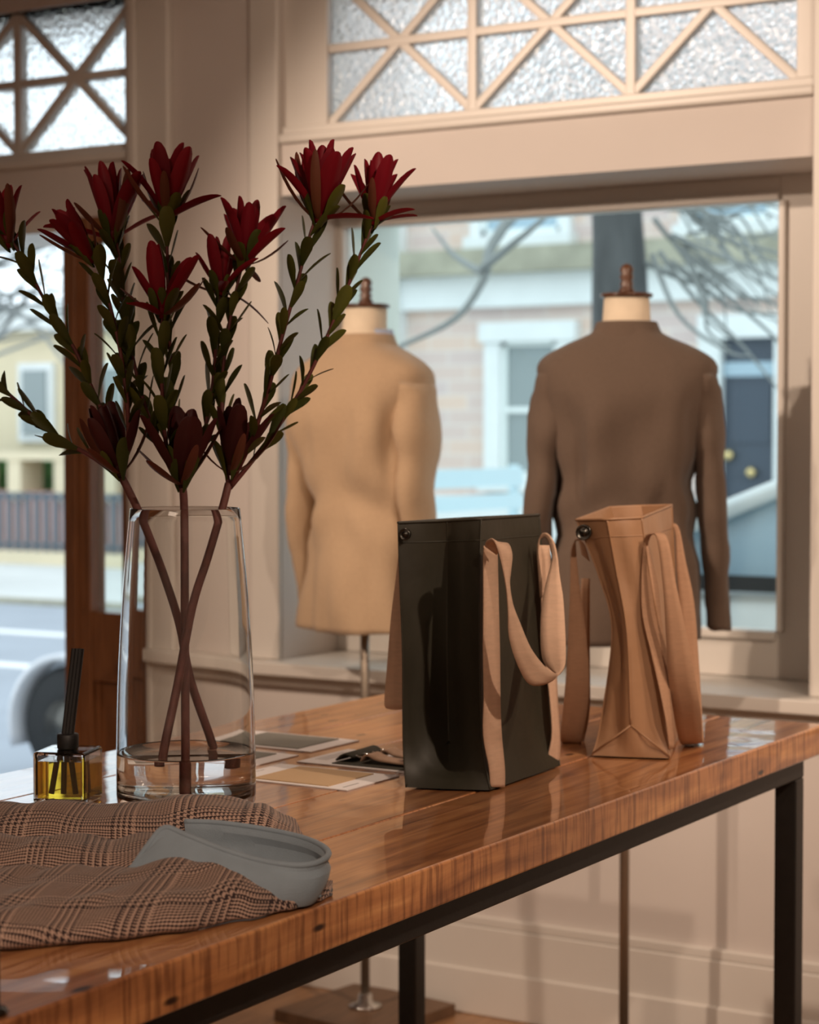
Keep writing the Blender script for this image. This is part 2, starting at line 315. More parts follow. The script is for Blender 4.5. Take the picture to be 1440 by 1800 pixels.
# mouldings round the openings
for n, b in enumerate([(-3.42, -3.275, 4.215, YW, 0, 2.9), (-3.02, -2.93, 4.222, YW, 0.83, 2.75), (-1.513, -1.42, 4.222, YW, 0.83, 2.75),
                       (-2.93, -1.513, 4.226, YW, 2.148, 2.172), (-4.90, -3.42, 4.222, YW, 2.145, 2.172), (-2.93, -1.513, 4.226, YW, 2.575, 2.61),
                       (-3.40, -3.372, 4.200, 4.215, 0, 2.9)]):
    struct(box('trim_%d' % (n+2), b, 'paint_white', bev=0.006))
struct(box('trim_20', (-3.40, 1.5, 4.165, 4.50, 0.797, 0.830), 'paint_white', bev=0.004))   # window ledge
struct(box('trim_21', (-3.40, 1.5, 4.21, YW, 0.765, 0.797), 'paint_white', bev=0.006))
# display window
win = bpy.data.objects.new('window_1', None); COL.objects.link(win); win.location = (-2.2, 4.30, 0.83); struct(win)
win['label'] = 'large clear display window behind the two dressed mannequins'
GX0, GX1, GZ0, GZ1 = -2.912, -1.690, 0.943, 1.957
for nm, b in (('frame_stile', (-2.93, GX0, 4.50, 4.555, 0.83, 2.017)), ('frame_stile', (GX1, -1.513, 4.50, 4.555, 0.83, 2.017)),
              ('frame_rail', (GX0, GX1, 4.50, 4.555, GZ1, 2.017)), ('frame_rail', (GX0, GX1, 4.50, 4.555, 0.83, GZ0)),
              ('glazing_bead', (GX0, GX1, 4.488, 4.50, GZ1, GZ1+0.02)), ('glazing_bead', (GX0, GX1, 4.480, 4.50, GZ0-0.02, GZ0)),
              ('glazing_bead', (GX1, GX1+0.018, 4.488, 4.50, GZ0, GZ1))):
    box(nm, b, 'paint_white', win, bev=0.003)
box('pane', (GX0, GX1, 4.525, 4.530, GZ0, GZ1), 'pane', win)
struct(box('trim_22', (-2.93, -1.513, 4.555, 4.86, 0.80, 0.90), 'ext_paint'))
# leaded transoms: cells with a cross and a middle bar
def transom(name, xs, z0, z1, label):
    t = bpy.data.objects.new(name, None); COL.objects.link(t); t.location = (xs[0], 4.27, z0); struct(t); t['label'] = label
    hw = 0.011; y0, y1 = 4.262, 4.30
    def bar(p, q, w=hw, dy=0.0):
        d = Vector((q[0]-p[0], q[1]-p[1])); d.normalize(); n = Vector((-d.y, d.x))*w
        poly = [(p[0]+n.x, p[1]+n.y), (p[0]-n.x, p[1]-n.y), (q[0]-n.x, q[1]-n.y), (q[0]+n.x, q[1]+n.y)]
        o = obj('muntin', *prism(poly, y0+dy, y1-dy), 'paint_white', t); bevel(o, 0.003)
    X0, X1 = xs[0], xs[-1]; zm = (z0+z1)/2
    for nm, b in (('frame_rail', (X0-0.14, X1+0.05, 4.245, 4.34, z0-0.022, z0)), ('frame_rail', (X0-0.14, X1+0.05, 4.245, 4.34, z1, z1+0.03)),
                  ('frame_stile', (X0-0.14, X0, 4.255, 4.34, z0, z1)), ('frame_stile', (X1, X1+0.05, 4.255, 4.34, z0, z1))):
        box(nm, b, 'paint_white', t, bev=0.003)
    for k in range(len(xs)-1):
        a, b = xs[k], xs[k+1]; m_ = (a+b)/2
        if k: bar((a, z0), (a, z1), 0.013)
        bar((a, zm), (b, zm), dy=0.001); bar((a, z0), (b, z1), dy=0.002); bar((a, z1), (b, z0), dy=0.003)
        for tri in (((a, z0), (b, z0), (m_, zm)), ((a, z1), (m_, zm), (b, z1)), ((a, z0), (m_, zm), (a, zm)), ((a, zm), (m_, zm), (a, z1)),
                    ((b, z0), (b, zm), (m_, zm)), ((b, zm), (b, z1), (m_, zm))):
            obj('pane', *prism(tri, 4.277, 4.282), 'obscure', t)
transom('window_2', [-2.80, -2.387, -1.967, -1.563], 2.192, 2.57, 'wide transom of hammered glass with diagonal bars above the display window')
transom('window_3', [-4.70, -4.27, -3.84, -3.425], 2.192, 2.58, 'hammered glass transom with diagonal bars above the doorway')
# timber sidelight with solid lower panel beside the doorway
sl = bpy.data.objects.new('door_1', None); COL.objects.link(sl); sl.location = (-3.53, 4.26, 0); struct(sl)
sl['label'] = 'varnished timber door surround with tall narrow glass and solid lower panel'
for nm, b in (('stile', (-3.655, -3.562, 4.235, 4.30, 0, 2.0)), ('stile', (-3.452, -3.402, 4.235, 4.30, 0, 2.0)), ('rail', (-3.562, -3.452, 4.24, 4.295, 1.93, 2.0)),
              ('rail', (-3.562, -3.452, 4.24, 4.295, 0.735, 0.925)), ('rail', (-3.562, -3.452, 4.24, 4.295, 0, 0.16)), ('panel', (-3.562, -3.452, 4.262, 4.28, 0.16, 0.735)),
              ('moulding', (-3.625, -3.605, 4.228, 4.235, 0, 2.0)), ('glazing_bead', (-3.570, -3.560, 4.230, 4.25, 0.925, 1.93)), ('moulding', (-3.562, -3.550, 4.252, 4.262, 0.16, 0.735))):
    box(nm, b, 'doorwood', sl, bev=0.003)
box('pane', (-3.562, -3.452, 4.27, 4.275, 0.925, 1.93), 'pane', sl)
struct(box('trim_23', (-4.90, -3.655, 4.24, 4.56, 1.965, 2.0), 'paint_white'))
# ------------------------------------------------------------------ the street
GZ = -0.15
struct(obj('pavement', *boxvf(-30, 8, 4.58, 6.4, GZ-0.2, GZ), 'concrete'))
struct(obj('road', *boxvf(-60, 30, 6.4, 14.4, GZ-0.3, GZ-0.02), 'asphalt'))
struct(obj('far_pavement', *boxvf(-60, 30, 14.4, 60, GZ-0.3, GZ+0.02), 'concrete'))
struct(obj('kerb', *boxvf(-60, 30, 14.3, 14.45, GZ-0.3, GZ+0.03), 'stoneolive'))
for y in (12.2, 10.4): struct(obj('road_marking', *boxvf(-40, 20, y-0.09, y+0.09, GZ-0.03, GZ-0.012), 'roadpaint'))
YF = 20.0
bd = thing('brick_townhouse', (-10, YF, GZ), 'pinkish brick townhouse across the street with white stone window surrounds', 'building')
obj('wall', *boxvf(-13.6, 2, YF, YF+6, GZ, 9), 'facade', bd)
obj('stone_band', *boxvf(-13.6, 2, YF-0.15, YF, 2.87, 3.24), 'stonewhite', bd)
obj('cornice', *boxvf(-13.6, 2, YF-0.35, YF, 3.24, 3.52), 'stoneolive', bd)
obj('plinth', *boxvf(-13.6, 2, YF-0.12, YF, GZ, 0.75), 'stonewhite', bd)
obj('corner_pier', *boxvf(-13.6, -12.05, YF-0.2, YF, GZ, 9), 'stonewhite', bd)
def sash(x0, x1, z0, z1, fr=0.2, gm='darkglass'):
    s = obj('window', *join([boxvf(x0, x0+fr, YF-0.12, YF, z0, z1), boxvf(x1-fr, x1, YF-0.12, YF, z0, z1), boxvf(x0-0.05, x1+0.05, YF-0.16, YF, z1-fr*0.9, z1+0.04), boxvf(x0-0.05, x1+0.05, YF-0.2, YF, z0-0.1, z0+0.05)]), 'stonewhite', bd)
    a, b, c, e = x0+fr, x1-fr, z0+0.05, z1-fr*0.9; m_ = (c+e)/2
    obj('sash_frame', *join([boxvf(a, a+0.06, YF-0.06, YF, c, e), boxvf(b-0.06, b, YF-0.06, YF, c, e), boxvf(a, b, YF-0.06, YF, e-0.05, e), boxvf(a, b, YF-0.06, YF, c, c+0.07), boxvf(a, b, YF-0.07, YF, m_-0.03, m_+0.03)]), 'frame_white', s)
    for q, r_ in ((c, m_), (m_, e)): obj('pane', *boxvf(a, b, YF-0.02, YF-0.005, q, r_), gm, s)
sash(-10.97, -9.86, 0.9, 2.66)
sash(-6.2, -5.1, 0.9, 2.66)
sash(-11.15, -9.9, 3.62, 5.4, 0.12, 'blueglass'); sash(-8.6, -7.45, 3.62, 5.4, 0.12, 'blueglass'); sash(-6.1, -5.0, 3.62, 5.4, 0.12, 'blueglass')
sash(-12.9, -12.2, 0.9, 2.66, 0.1)
obj('door_surround', *join([boxvf(-8.35, -8.1, YF-0.18, YF, GZ, 2.45), boxvf(-7.5, -7.25, YF-0.18, YF, GZ, 2.45), boxvf(-8.35, -7.25, YF-0.2, YF, 2.45, 2.7)]), 'stonewhite', bd)
fd = obj('front_door', *join([boxvf(-8.1, -7.5, YF-0.05, YF, GZ, 2.45), boxvf(-8.03, -7.57, YF-0.07, YF-0.05, 1.35, 1.95), boxvf(-8.03, -7.57, YF-0.07, YF-0.05, 0.2, 0.95)]), 'navydoor', bd)
for x, z in ((-8.02, 1.22), (-7.77, 1.04)): obj('door_knob', *lathe([(0, z-0.06), (0.05, z-0.03), (0.06, z), (0.05, z+0.03), (0, z+0.06)], (x, YF-0.11), 12), 'brassknob', fd, True)
obj('fanlight', *boxvf(-8.1, -7.5, YF-0.08, YF-0.051, 2.05, 2.2), 'blueglass', fd)
cb = thing('cream_villa', (-19, YF+2, GZ), 'low cream rendered building seen through the open doorway', 'building')
obj('wall', *boxvf(-30, -14.5, YF+1.5, YF+8, GZ, 3.1), 'cream_render', cb)
obj('parapet', *boxvf(-30, -14.5, YF+1.3, YF+1.5, 2.9, 3.25), 'stonewhite', cb)
for x in (-21.6, -20.3, -19.0, -17.7, -16.4): 
    wv = obj('window', *boxvf(x-0.32, x+0.32, YF+1.42, YF+1.5, 1.35, 2.45), 'stonewhite', cb); obj('pane', *boxvf(x-0.22, x+0.22, YF+1.39, YF+1.43, 1.45, 2.35), 'darkglass', wv)
gw = thing('garden_wall', (-18, 19.6, GZ), 'low red brick garden wall with pale posts in front of cream building', 'wall')
obj('brick_base', *boxvf(-26, -14.6, 19.5, 19.8, GZ, 0.72), 'redbrick', gw)
for k in range(14): obj('post', *boxvf(-25.5+k*0.78, -25.28+k*0.78, 19.42, 19.85, 0.6, 1.15), 'cream_render', gw)
obj('coping', *boxvf(-26, -14.6, 19.4, 19.9, 1.12, 1.22), 'cream_render', gw)
hd = obj('hedge', *boxvf(-26, -14.6, 20.0, 20.6, GZ, 1.10), 'hedge', origin=(-20, 20.3, GZ)); tag(hd, 'clipped green hedge behind the pale garden wall posts', 'hedge')
fe = thing('iron_fence', (-16, 18.6, GZ), 'grey-blue iron railing on pale kerb across the street, seen past the timber sidelight', 'fence')
obj('plinth', *boxvf(-17.3, -13.2, 18.4, 18.8, GZ, 0.02), 'cream_render', fe)
for z in (0.06, 0.66): obj('rail', *boxvf(-17.1, -13.3, 18.57, 18.63, z, z+0.06), 'iron', fe)
fv, ff = boxvf(-0.03, 0.03, 18.57, 18.63, 0.02, 0.74); bar0 = None
for k in range(26):
    x = -17.08+k*0.15
    if bar0 is None: bar0 = obj('baluster', [(a+x, b, c) for a, b, c in fv], ff, 'iron', fe); x00 = x
    else:
        o = bpy.data.objects.new('baluster', bar0.data); COL.objects.link(o); o.parent = fe; o.location = (x-x00, 0, 0)
def tree(name, base, pts, r0, branches, label):
    t = thing(name, base, label, 'tree', 'bare street trees')
    obj('trunk', *tube(catmull(pts, 6), lambda s: r0*(1-0.35*s), 14), 'bark', t, True)
    for b, r in branches: obj('branch', *tube(catmull(b, 5), lambda s, r=r: r*(1-0.7*s), 7), 'twig', t, True)
TY = 8.6
br = []
def brp(pp, r): br.append(([aty(x, y, TY+dy) for x, y, dy in pp], r))
brp([(1070, 330, 0), (930, 360, -.2), (865, 430, -.4), (850, 490, -.5), (800, 560, -.6), (700, 610, -.7)], 0.035)
brp([(850, 480, -.5), (800, 450, -.3), (760, 400, -.2)], 0.02)
brp([(850, 470, -.5), (900, 430, -.7), (960, 380, -.7), (1000, 330, -.6)], 0.022)
rb = random.Random(3)
for k in range(34):
    x0 = 1130+rb.random()*60; y0 = 300+rb.random()*200; L_ = 150+rb.random()*180; an = math.radians(-10+rb.random()*80); dy = rb.uniform(-.8, .8)
    x0 += rb.random()*90; pp = [(x0-30*rb.random(), y0-30*rb.random(), 0)]
    for s in (0.33, 0.66, 1): pp.append((x0+L_*s*math.cos(an)+rb.uniform(-25, 25), y0+L_*s*math.sin(an)+rb.uniform(-35, 35), dy*s))
    brp(pp, rb.choice((.006, .009, .014)))
tree('street_tree', aty(1095, 1090, TY), [aty(1095, 1300, TY), aty(1092, 800, TY), aty(1090, 520, TY), aty(1085, 380, TY), aty(1070, 100, TY)], 0.16, br, 'bare street tree with dark trunk right behind the brown-jacket mannequin')
br = []
for k in range(26):
    x0 = -20+rb.random()*100; y0 = 420+rb.random()*160; L_ = 120+rb.random()*140; an = math.radians(-70+rb.random()*140); dy = rb.uniform(-1, 1)
    pp = [(-60+rb.random()*60, y0+60*rb.random(), 0)]
    for s in (0.33, 0.66, 1): pp.append((x0+L_*s*math.cos(an), y0-L_*s*math.sin(an)*0.8+rb.uniform(-25, 25), dy*s))
    br.append(([aty(x, y, 15.5+dz) for x, y, dz in pp], rb.choice((.012, .02, .03))))
tree('street_tree', aty(-70, 1000, 15.5), [aty(-70, 1040, 15.5), aty(-68, 700, 15.5), aty(-60, 450, 15.5), aty(-40, 100, 15.5)], 0.2, br, 'bare tree whose grey branches show at the left edge through the doorway')
# slatted bench
be = thing('street_bench', (-6.3, 11.2, GZ), 'pale blue slatted bench on the street between the two mannequins', 'bench')
b0 = aty(690, 872, 10.4); b1 = aty(888, 806, 11.8)
dirb = (b1-b0); dirb.z = 0; dirb.normalize(); nb = Vector((dirb.y, -dirb.x, 0)); LB = 1.9
org = Vector((b0.x, b0.y, 0))-dirb*0.3
def bslat(u0, u1, off, z0, z1, t=0.03):
    pts = []
    for z in (z0, z1):
        for o_ in (off, off+t):
            for u_ in (u0, u1): pts.append(org+dirb*u_+nb*o_+Vector((0, 0, z)))
    return pts, [(0, 2, 3, 1), (4, 5, 7, 6), (0, 1, 5, 4), (2, 6, 7, 3), (0, 4, 6, 2), (1, 3, 7, 5)]
for z0, z1 in ((1.08, 1.2), (0.93, 1.03), (0.78, 0.88)): obj('slat', *bslat(0, LB, 0, z0, z1), 'bench', be)
for k in range(5): obj('slat', *bslat(0, LB, 0.08+k*0.1, 0.55, 0.59, 0.08), 'bench', be)
for u_ in (0.0, LB-0.06):
    obj('leg', *bslat(u_, u_+0.06, -0.05, GZ-0.02, 1.22, 0.05), 'bench', be); obj('leg', *bslat(u_, u_+0.06, 0.52, GZ-0.02, 0.55, 0.05), 'bench', be)
for k in range(14): obj('baluster', *bslat(0.1+k*0.13, 0.13+k*0.13, 0.0, 0.55, 0.80, 0.02), 'bench', be)
# silver car
car = thing('parked_car', (-2.4, 7.5, GZ), 'silver car parked at the kerb, its windscreen showing right of the brown jacket', 'car')
def cring(x, zt, hw, zb=GZ+0.2, rr=0.12):
    return [(x, 7.5+sy*(hw-a), z) for sy, a, z in ((-1, 0.06, zb), (-1, 0, zb+0.12), (-1, 0.0, zt-rr), (-1, rr*0.5, zt-rr*0.3), (-1, rr*1.6, zt), (1, rr*1.6, zt), (1, rr*0.5, zt-rr*0.3), (1, 0, zt-rr), (1, 0, zb+0.12), (1, 0.06, zb))]
xs0 = -4.55
obj('body', *loft([cring(xs0+a, z, h) for a, z, h in ((0, .45, .6), (.06, .62, .74), (.3, .74, .82), (1.0, .84, .85), (1.35, .90, .86), (2.5, .93, .86), (3.9, .93, .85), (4.2, .86, .8), (4.35, .6, .7))], cap0=True, cap1=True), 'silver', car, True)
def gring(x, z, hw): return [(x, 7.5-hw, 0.88), (x, 7.5-hw+0.12*(z-0.88)/0.5, z), (x, 7.5+hw-0.12*(z-0.88)/0.5, z), (x, 7.5+hw, 0.88)]
obj('glasshouse', *loft([gring(xs0+a, z, h) for a, z, h in ((1.25, .89, .78), (2.15, 1.27, .80), (3.3, 1.27, .80), (4.0, .92, .76))], cap0=True, cap1=True), 'blueglass', car)
obj('roof', *loft([[(xs0+a, 7.5+s*h, z) for s in (-1, -.8, .8, 1)] for a, z, h in ((2.0, 1.235, .70), (2.2, 1.30, .70), (2.8, 1.33, .70), (3.35, 1.29, .69))], closed=False), 'silver', car, True).modifiers.new('t', 'SOLIDIFY').thickness = 0.03
for s in (-1, 1):
    for a in (((1.15, .86, .845), (1.7, 1.09, .79), (2.2, 1.30, .71)), ((3.3, 1.29, .70), (3.7, 1.07, .75), (4.05, .90, .80)), ((2.75, 1.30, .71), (2.75, 1.05, .78), (2.75, .90, .83))):
        obj('pillar', *tube([(xs0+x, 7.5+s*h, z) for x, z, h in a], 0.035, 8), 'silver', car, True)
    obj('window_trim', *boxvf(xs0+1.25, xs0+4.0, 7.5+s*0.85-0.02, 7.5+s*0.85+0.02, 0.86, 0.915), 'tyre', car)
    for a in (0.8, 3.45):
        wh = [(xs0+a, 7.5+s*0.78, GZ+0.3)]
        rings = [[(xs0+a+r*math.cos(t*math.pi/12), 7.5+s*(0.78+dy), GZ+0.3+r*math.sin(t*math.pi/12)) for t in range(24)] for r, dy in ((.2, -.1), (.3, -.09), (.32, -.05), (.32, .05), (.3, .09), (.2, .1))]
        obj('wheel', *loft(rings, cap0=True, cap1=True), 'tyre', car, True)
# low trailer with mudguard
tc0 = aty(135, 1232, 7.0); tr_r = 0.27
gnd = GZ-0.02; trz = gnd+tr_r
tr = thing('utility_trailer', (tc0.x+0.7, 7.2, gnd), 'low trailer with black tyre under pale curved mudguard outside the doorway', 'trailer')
trw = [[(tc0.x+r*math.cos(t*math.pi/16), 7.0+dy, trz+r*math.sin(t*math.pi/16)) for t in range(32)] for r, dy in ((.12, -.06), (.24, -.075), (.27, -.04), (.27, .07), (.25, .1), (.12, .1))]
wl = obj('wheel', *loft(trw, cap0=True, cap1=True), 'tyre', tr, True)
obj('rim', *lathe([(0, 0), (0.11, 0), (0.12, 0.03), (0, 0.03)], (0, 0), 20), 'metal', wl, True).matrix_local = Matrix.Translation(Vector((tc0.x, 6.945, trz))-wloc(tr)) @ Matrix.Rotation(math.pi/2, 4, 'X') @ Matrix.Translation(wloc(tr))
mg = [[(tc0.x+r*math.cos(a), y, trz+r*math.sin(a)) for r in (0.30, 0.33) for y in ((6.9, 7.16) if r < 0.31 else (7.16, 6.9))] for a in [math.radians(200-k*11) for k in range(17)]]
obj('mudguard', *loft(mg, cap0=True, cap1=True), 'mudguard', tr, True)
obj('bed', *boxvf(tc0.x-0.2, tc0.x+0.85, 7.2, 8.2, 0.15, 0.4), 'mudguard', tr)
obj('drawbar', *boxvf(tc0.x+0.85, tc0.x+1.2, 7.65, 7.75, 0.15, 0.22), 'iron', tr)
obj('support_leg', *boxvf(tc0.x+1.1, tc0.x+1.16, 7.65, 7.72, gnd, 0.16), 'iron', tr)
# ------------------------------------------------------------------ the table
TB = thing('display_table', (-1.616, 2.0, 0), 'long resin-coated hardwood table on a black steel frame', 'table')
TX0, TX1, TY0, TY1, TZ = -2.056, -1.176, 0.55, 3.37, 0.9
edges = [TX0, -1.90, -1.715, -1.545, -1.372, TX1]
for k in range(5):
    pl = box('plank', (edges[k]+0.0008, edges[k+1]-0.0008, TY0, TY1, TZ-0.052, TZ), 'tablewood', TB)
    bevel(pl, 0.0025 if k < 4 else 0.004, 3)
for nm, b in (('rail', (-1.252, -1.212, 0.62, 3.365, 0.804, 0.848)), ('rail', (-2.025, -1.985, 0.62, 3.365, 0.804, 0.848)), ('rail', (-1.985, -1.252, 3.325, 3.365, 0.804, 0.848)), ('rail', (-1.985, -1.252, 0.62, 0.66, 0.804, 0.848)),
              ('leg', (-1.252, -1.212, 3.325, 3.365, 0, 0.804)), ('leg', (-2.025, -1.985, 3.325, 3.365, 0, 0.804)), ('leg', (-1.252, -1.212, 0.62, 0.66, 0, 0.804)), ('leg', (-2.025, -1.985, 0.62, 0.66, 0, 0.804))):
    box(nm, b, 'steel', TB, bev=0.003)
# ------------------------------------------------------------------ sample cards
def card(name, x0, x1, y0, y1, z, sw, swm, label, kind=None):
    t = thing(name, ((x0+x1)/2, (y0+y1)/2, z), label, 'card', 'sample cards on the table')
    box('card_sheet', (x0, x1, y0, y1, z, z+0.0016), 'card', t)
    o = box('swatch', (*sw, z+0.0016, z+0.0030), swm, t)
    return t
zt = TZ+0.0003
card('sample_card', -1.977, -1.767, 2.636, 2.779, zt, (-1.945, -1.80, 2.648, 2.768), 'sw_grey', 'white sample card with grey cloth swatch, farthest of the cards')
c2 = card('sample_card', -1.742, -1.530, 2.374, 2.517, zt, (-1.700, -1.568, 2.384, 2.506), 'sw_tan', 'white sample card with tan cloth swatch, nearest to the table front')
c3 = card('sample_card', -1.733, -1.521, 2.546, 2.692, zt, (-1.675, -1.535, 2.556, 2.655), 'sw_olive', 'white sample card carrying olive swatch with strap and metal ring, left of olive tote')
card('sample_card', -1.977, -1.766, 2.462, 2.600, zt, (-1.945, -1.80, 2.472, 2.588), 'sw_grey', 'white sample card with dark swatch, half hidden behind the vase')
for k in range(5): box('printed_line', (-1.733+0.0, -1.733+0.0018, 2.40+k*0.012, 2.409+k*0.012, zt+0.0016, zt+0.0018), 'ink', c2)
box('printed_line', (-1.548, -1.545, 2.39, 2.43, zt+0.0016, zt+0.0018), 'ink', c2)
for k in range(4): box('printed_line', (-1.722+k*0.006, -1.720+k*0.006, 2.58, 2.66, zt+0.0016, zt+0.0018), 'ink', c3)
def ribbon(name, A, B, m, parent, th=0.0018, n=4):
    A = catmull(A, n); B = catmull(B, n)
    o = obj(name, *loft([[a, a*0.67+b*0.33, a*0.33+b*0.67, b] for a, b in zip(A, B)], closed=False), m, parent, True); solid(o, th); return o
for yy in (2.575, 2.625):
    ribbon('strap', [(x, yy, zt+h) for x, h in ((-1.635, .006), (-1.625, .016), (-1.605, .010), (-1.57, .008), (-1.535, .008))], [(x, yy+0.034, zt+h) for x, h in ((-1.635, .006), (-1.625, .016), (-1.605, .010), (-1.57, .008), (-1.535, .008))], 'webbing', c3, 0.003)
for yy in (2.585, 2.632):
    ringp = [(-1.640+0.013*math.cos(t), yy+0.012+0.016*math.sin(t), zt+0.011) for t in [k*math.pi/10 for k in range(21)]]
    obj('metal_ring', *tube(ringp, 0.0018, 6), 'chrome', c3, True)
ribbon('folded_flap', [(x, 2.575, zt+h) for x, h in ((-1.68, .004), (-1.665, .014), (-1.648, .010))], [(x, 2.66, zt+h) for x, h in ((-1.68, .004), (-1.665, .016), (-1.648, .010))], 'sw_olive', c3, 0.003)
# ------------------------------------------------------------------ tote bags
def bag(T, cols, m, seed, amp):
    """cols: 4 columns FL, CR, FR, BR of points from base to rim; back side from the broad-side vector"""
    FL, CR, FR, BR = cols; n = len(FL)
    rings = []
    for i in range(n):
        bv = BR[i]-FR[i]; gv = (FL[i]+FR[i])/2-CR[i]
        BL = FL[i]+bv; BC = (FL[i]+FR[i])/2+bv+gv
        rings.append([FL[i], CR[i], FR[i], BR[i], BC, BL])
    cs = [catmull([r[k] for r in rings], 7) for k in range(6)]
    out = []
    for i in range(len(cs[0])):
        P = [c[i] for c in cs]; ring = []
        for k in range(6):
            a, b = P[k], P[(k+1) % 6]; sub = 12 if k in (2, 5) else 6
            for j in range(sub):
                t = j/sub; q = a.lerp(b, t); e = (b-a); nn = Vector((e.y, -e.x, 0)).normalized()
                h = i/(len(cs[0])-1); wgt = math.sin(math.pi*t)*min(1, h*5)*min(1, (1-h)*6)
                d = noise.noise(Vector((q.x*9+seed, q.y*9, q.z*5)))*amp*1.6+math.sin(t*9+h*4+seed+k)*amp*0.6
                ring.append(q+nn*(d*wgt))
        out.append(ring)
    o = obj('bag_body', *loft(out, cap0=True), m, T, True); solid(o, 0.0025, -1)
    o.modifiers.new('es', 'EDGE_SPLIT').split_angle = math.radians(48)
    n0 = 6; cols_i = {'FL': 0, 'CR': 6, 'FR': 12, 'BR': 24}; i1 = 7
    for k in ('CR', 'BR', 'FL', 'FR'):
        st = i1 if k == 'CR' else 0
        obj('seam', *tube([out[i][cols_i[k]] for i in range(st, len(out))], 0.0013, 6), m, T, True)
    for k in ('FL', 'FR'): obj('seam', *tube([out[0][cols_i[k]]+Vector((0, 0, .003)), out[i1][cols_i['CR']]], 0.0013, 6), m, T, True)
    hm = out[-4]; obj('hem_stitching', *tube(hm+[hm[0]], 0.0010, 5, False), m, T, True)
    top = out[-1]
    sm = tube([p+Vector((0, 0, -0.0)) for p in top]+[top[0]], 0.0022, 6, False); obj('rim', *sm, m, T, True)
    return out
c6 = lambda cx, cy, d: at(660+cx/2.4, 850+cy/2.4, d)
OT = thing('tote_bag', (-1.42, 2.59, TZ), 'dark olive canvas tote bag with natural webbing straps, standing on the table', 'bag', 'canvas tote bags on the table')
zb = TZ+0.003
FL = [atz(714, 1384, zb), at(709, 1305, 2.868), at(708, 1150, 2.868), at(703, 1020, 2.87), at(700, 919, 2.87)]
FR = [atz(862, 1389, zb), at(848, 1300, 2.850), at(843, 1150, 2.855), at(843, 1020, 2.86), at(846, 912, 2.865)]
BR = [atz(984, 1346, zb), at(976, 1275, 3.075), at(968, 1150, 3.075), at(956, 1010, 3.075), at(948, 905, 3.075)]
CR = [atz(788, 1387, zb), at(789, 1303, 2.925), at(786, 1150, 2.925), at(786, 1020, 2.915), at(786, 915, 2.885)]
org_ = bag(OT, (FL, CR, FR, BR), 'olive', 1.0, 0.004)
def fstrap(px, m='webbing', parent=OT, dd=0.004):
    A = [c6(a, y, d) for a, b, y, d in px]; B = [c6(b, y, d2) for (a, b, y, d), d2 in zip(px, [q[3]+0.02 for q in px])]
    return ribbon('strap', A, B, m, parent, 0.002)
fstrap([(484, 545, 1280, 2.838), (480, 545, 1200, 2.836), (455, 532, 1060, 2.836), (458, 526, 900, 2.836), (455, 524, 700, 2.836), (456, 519, 500, 2.838), (456, 515, 330, 2.84), (458, 513, 262, 2.838)])
fstrap([(722, 772, 1195, 3.03), (730, 778, 1140, 3.03), (745, 778, 1050, 3.03), (735, 768, 900, 3.03), (712, 760, 700, 3.03), (700, 745, 500, 3.03), (690, 735, 260, 3.03)])
LP = [((462, 262), (512, 300), 2.83), ((470, 243), (555, 252), 2.81), ((500, 239), (577, 300), 2.79), ((530, 330), (571, 375), 2.79), ((552, 440), (566, 425), 2.79), ((560, 540), (580, 510), 2.79),
      ((563, 640), (612, 592), 2.79), ((590, 740), (655, 692), 2.79), ((640, 838), (706, 762), 2.80), ((690, 852), (748, 798), 2.81), ((750, 828), (770, 800), 2.83), ((797, 775), (745, 790), 2.86),
      ((803, 700), (705, 740), 2.89), ((800, 600), (697, 620), 2.92), ((792, 480), (704, 500), 2.95), ((778, 390), (725, 400), 2.97), ((768, 310), (745, 318), 2.98), ((752, 245), (735, 255), 2.99), ((722, 210), (716, 225), 3.0), ((696, 222), (692, 240), 3.01), ((690, 290), (683, 290), 3.02), ((706, 400), (690, 400), 3.025), ((708, 480), (696, 480), 3.025)]
ribbon('handle', [c6(*a, d) for a, b, d in LP], [c6(*b, d+0.006) for a, b, d in LP], 'webbing', OT, 0.0022)
BH = [((150, 300), (100, 280), 2.99), ((150, 400), (88, 380), 3.0), ((160, 600), (66, 560), 3.0), ((170, 800), (48, 780), 3.0), ((180, 900), (38, 915), 3.0), ((190, 935), (52, 948), 3.01), ((200, 930), (130, 940), 3.05), ((200, 830), (128, 835), 3.08), ((190, 700), (100, 700), 3.1), ((185, 560), (92, 560), 3.1), ((185, 300), (120, 300), 3.1)]
ribbon('handle', [c6(*a, d) for a, b, d in BH], [c6(*b, d) for a, b, d in BH], 'webbing', OT, 0.0022)
def snap(c, nrm, r, T):
    q = nrm.to_track_quat('Z', 'Y').to_matrix().to_4x4(); off = wloc(T)
    o = obj('snap_button', [v for v in lathe([(0, .003), (r*.45, .003), (r*.5, .0015), (r*.7, .0015), (r*.8, .004), (r, .003), (r, -.002)], (0, 0), 24)[0]], lathe([(0, .003), (r*.45, .003), (r*.5, .0015), (r*.7, .0015), (r*.8, .004), (r, .003), (r, -.002)], (0, 0), 24)[1], 'metal', T, True)
    o.data.transform(Matrix.Translation(off)); o.matrix_local = Matrix.Translation(c-off) @ q
snap(c6(126, 214, 2.862), Vector((0.2, -1, 0)), 0.0085, OT)
TT = thing('tote_bag', (-1.33, 2.95, TZ), 'tan canvas tote bag with matching straps, nearest the table end', 'bag', 'canvas tote bags on the table')
FL = [atz(1041, 1328, zb), at(1056, 1270, 3.15), at(1076, 1110, 3.15), at(1052, 1010, 3.15), at(1013, 914, 3.15)]
FR = [atz(1178, 1333, zb), at(1168, 1270, 3.125), at(1158, 1110, 3.12), at(1140, 1000, 3.115), at(1128, 910, 3.11)]
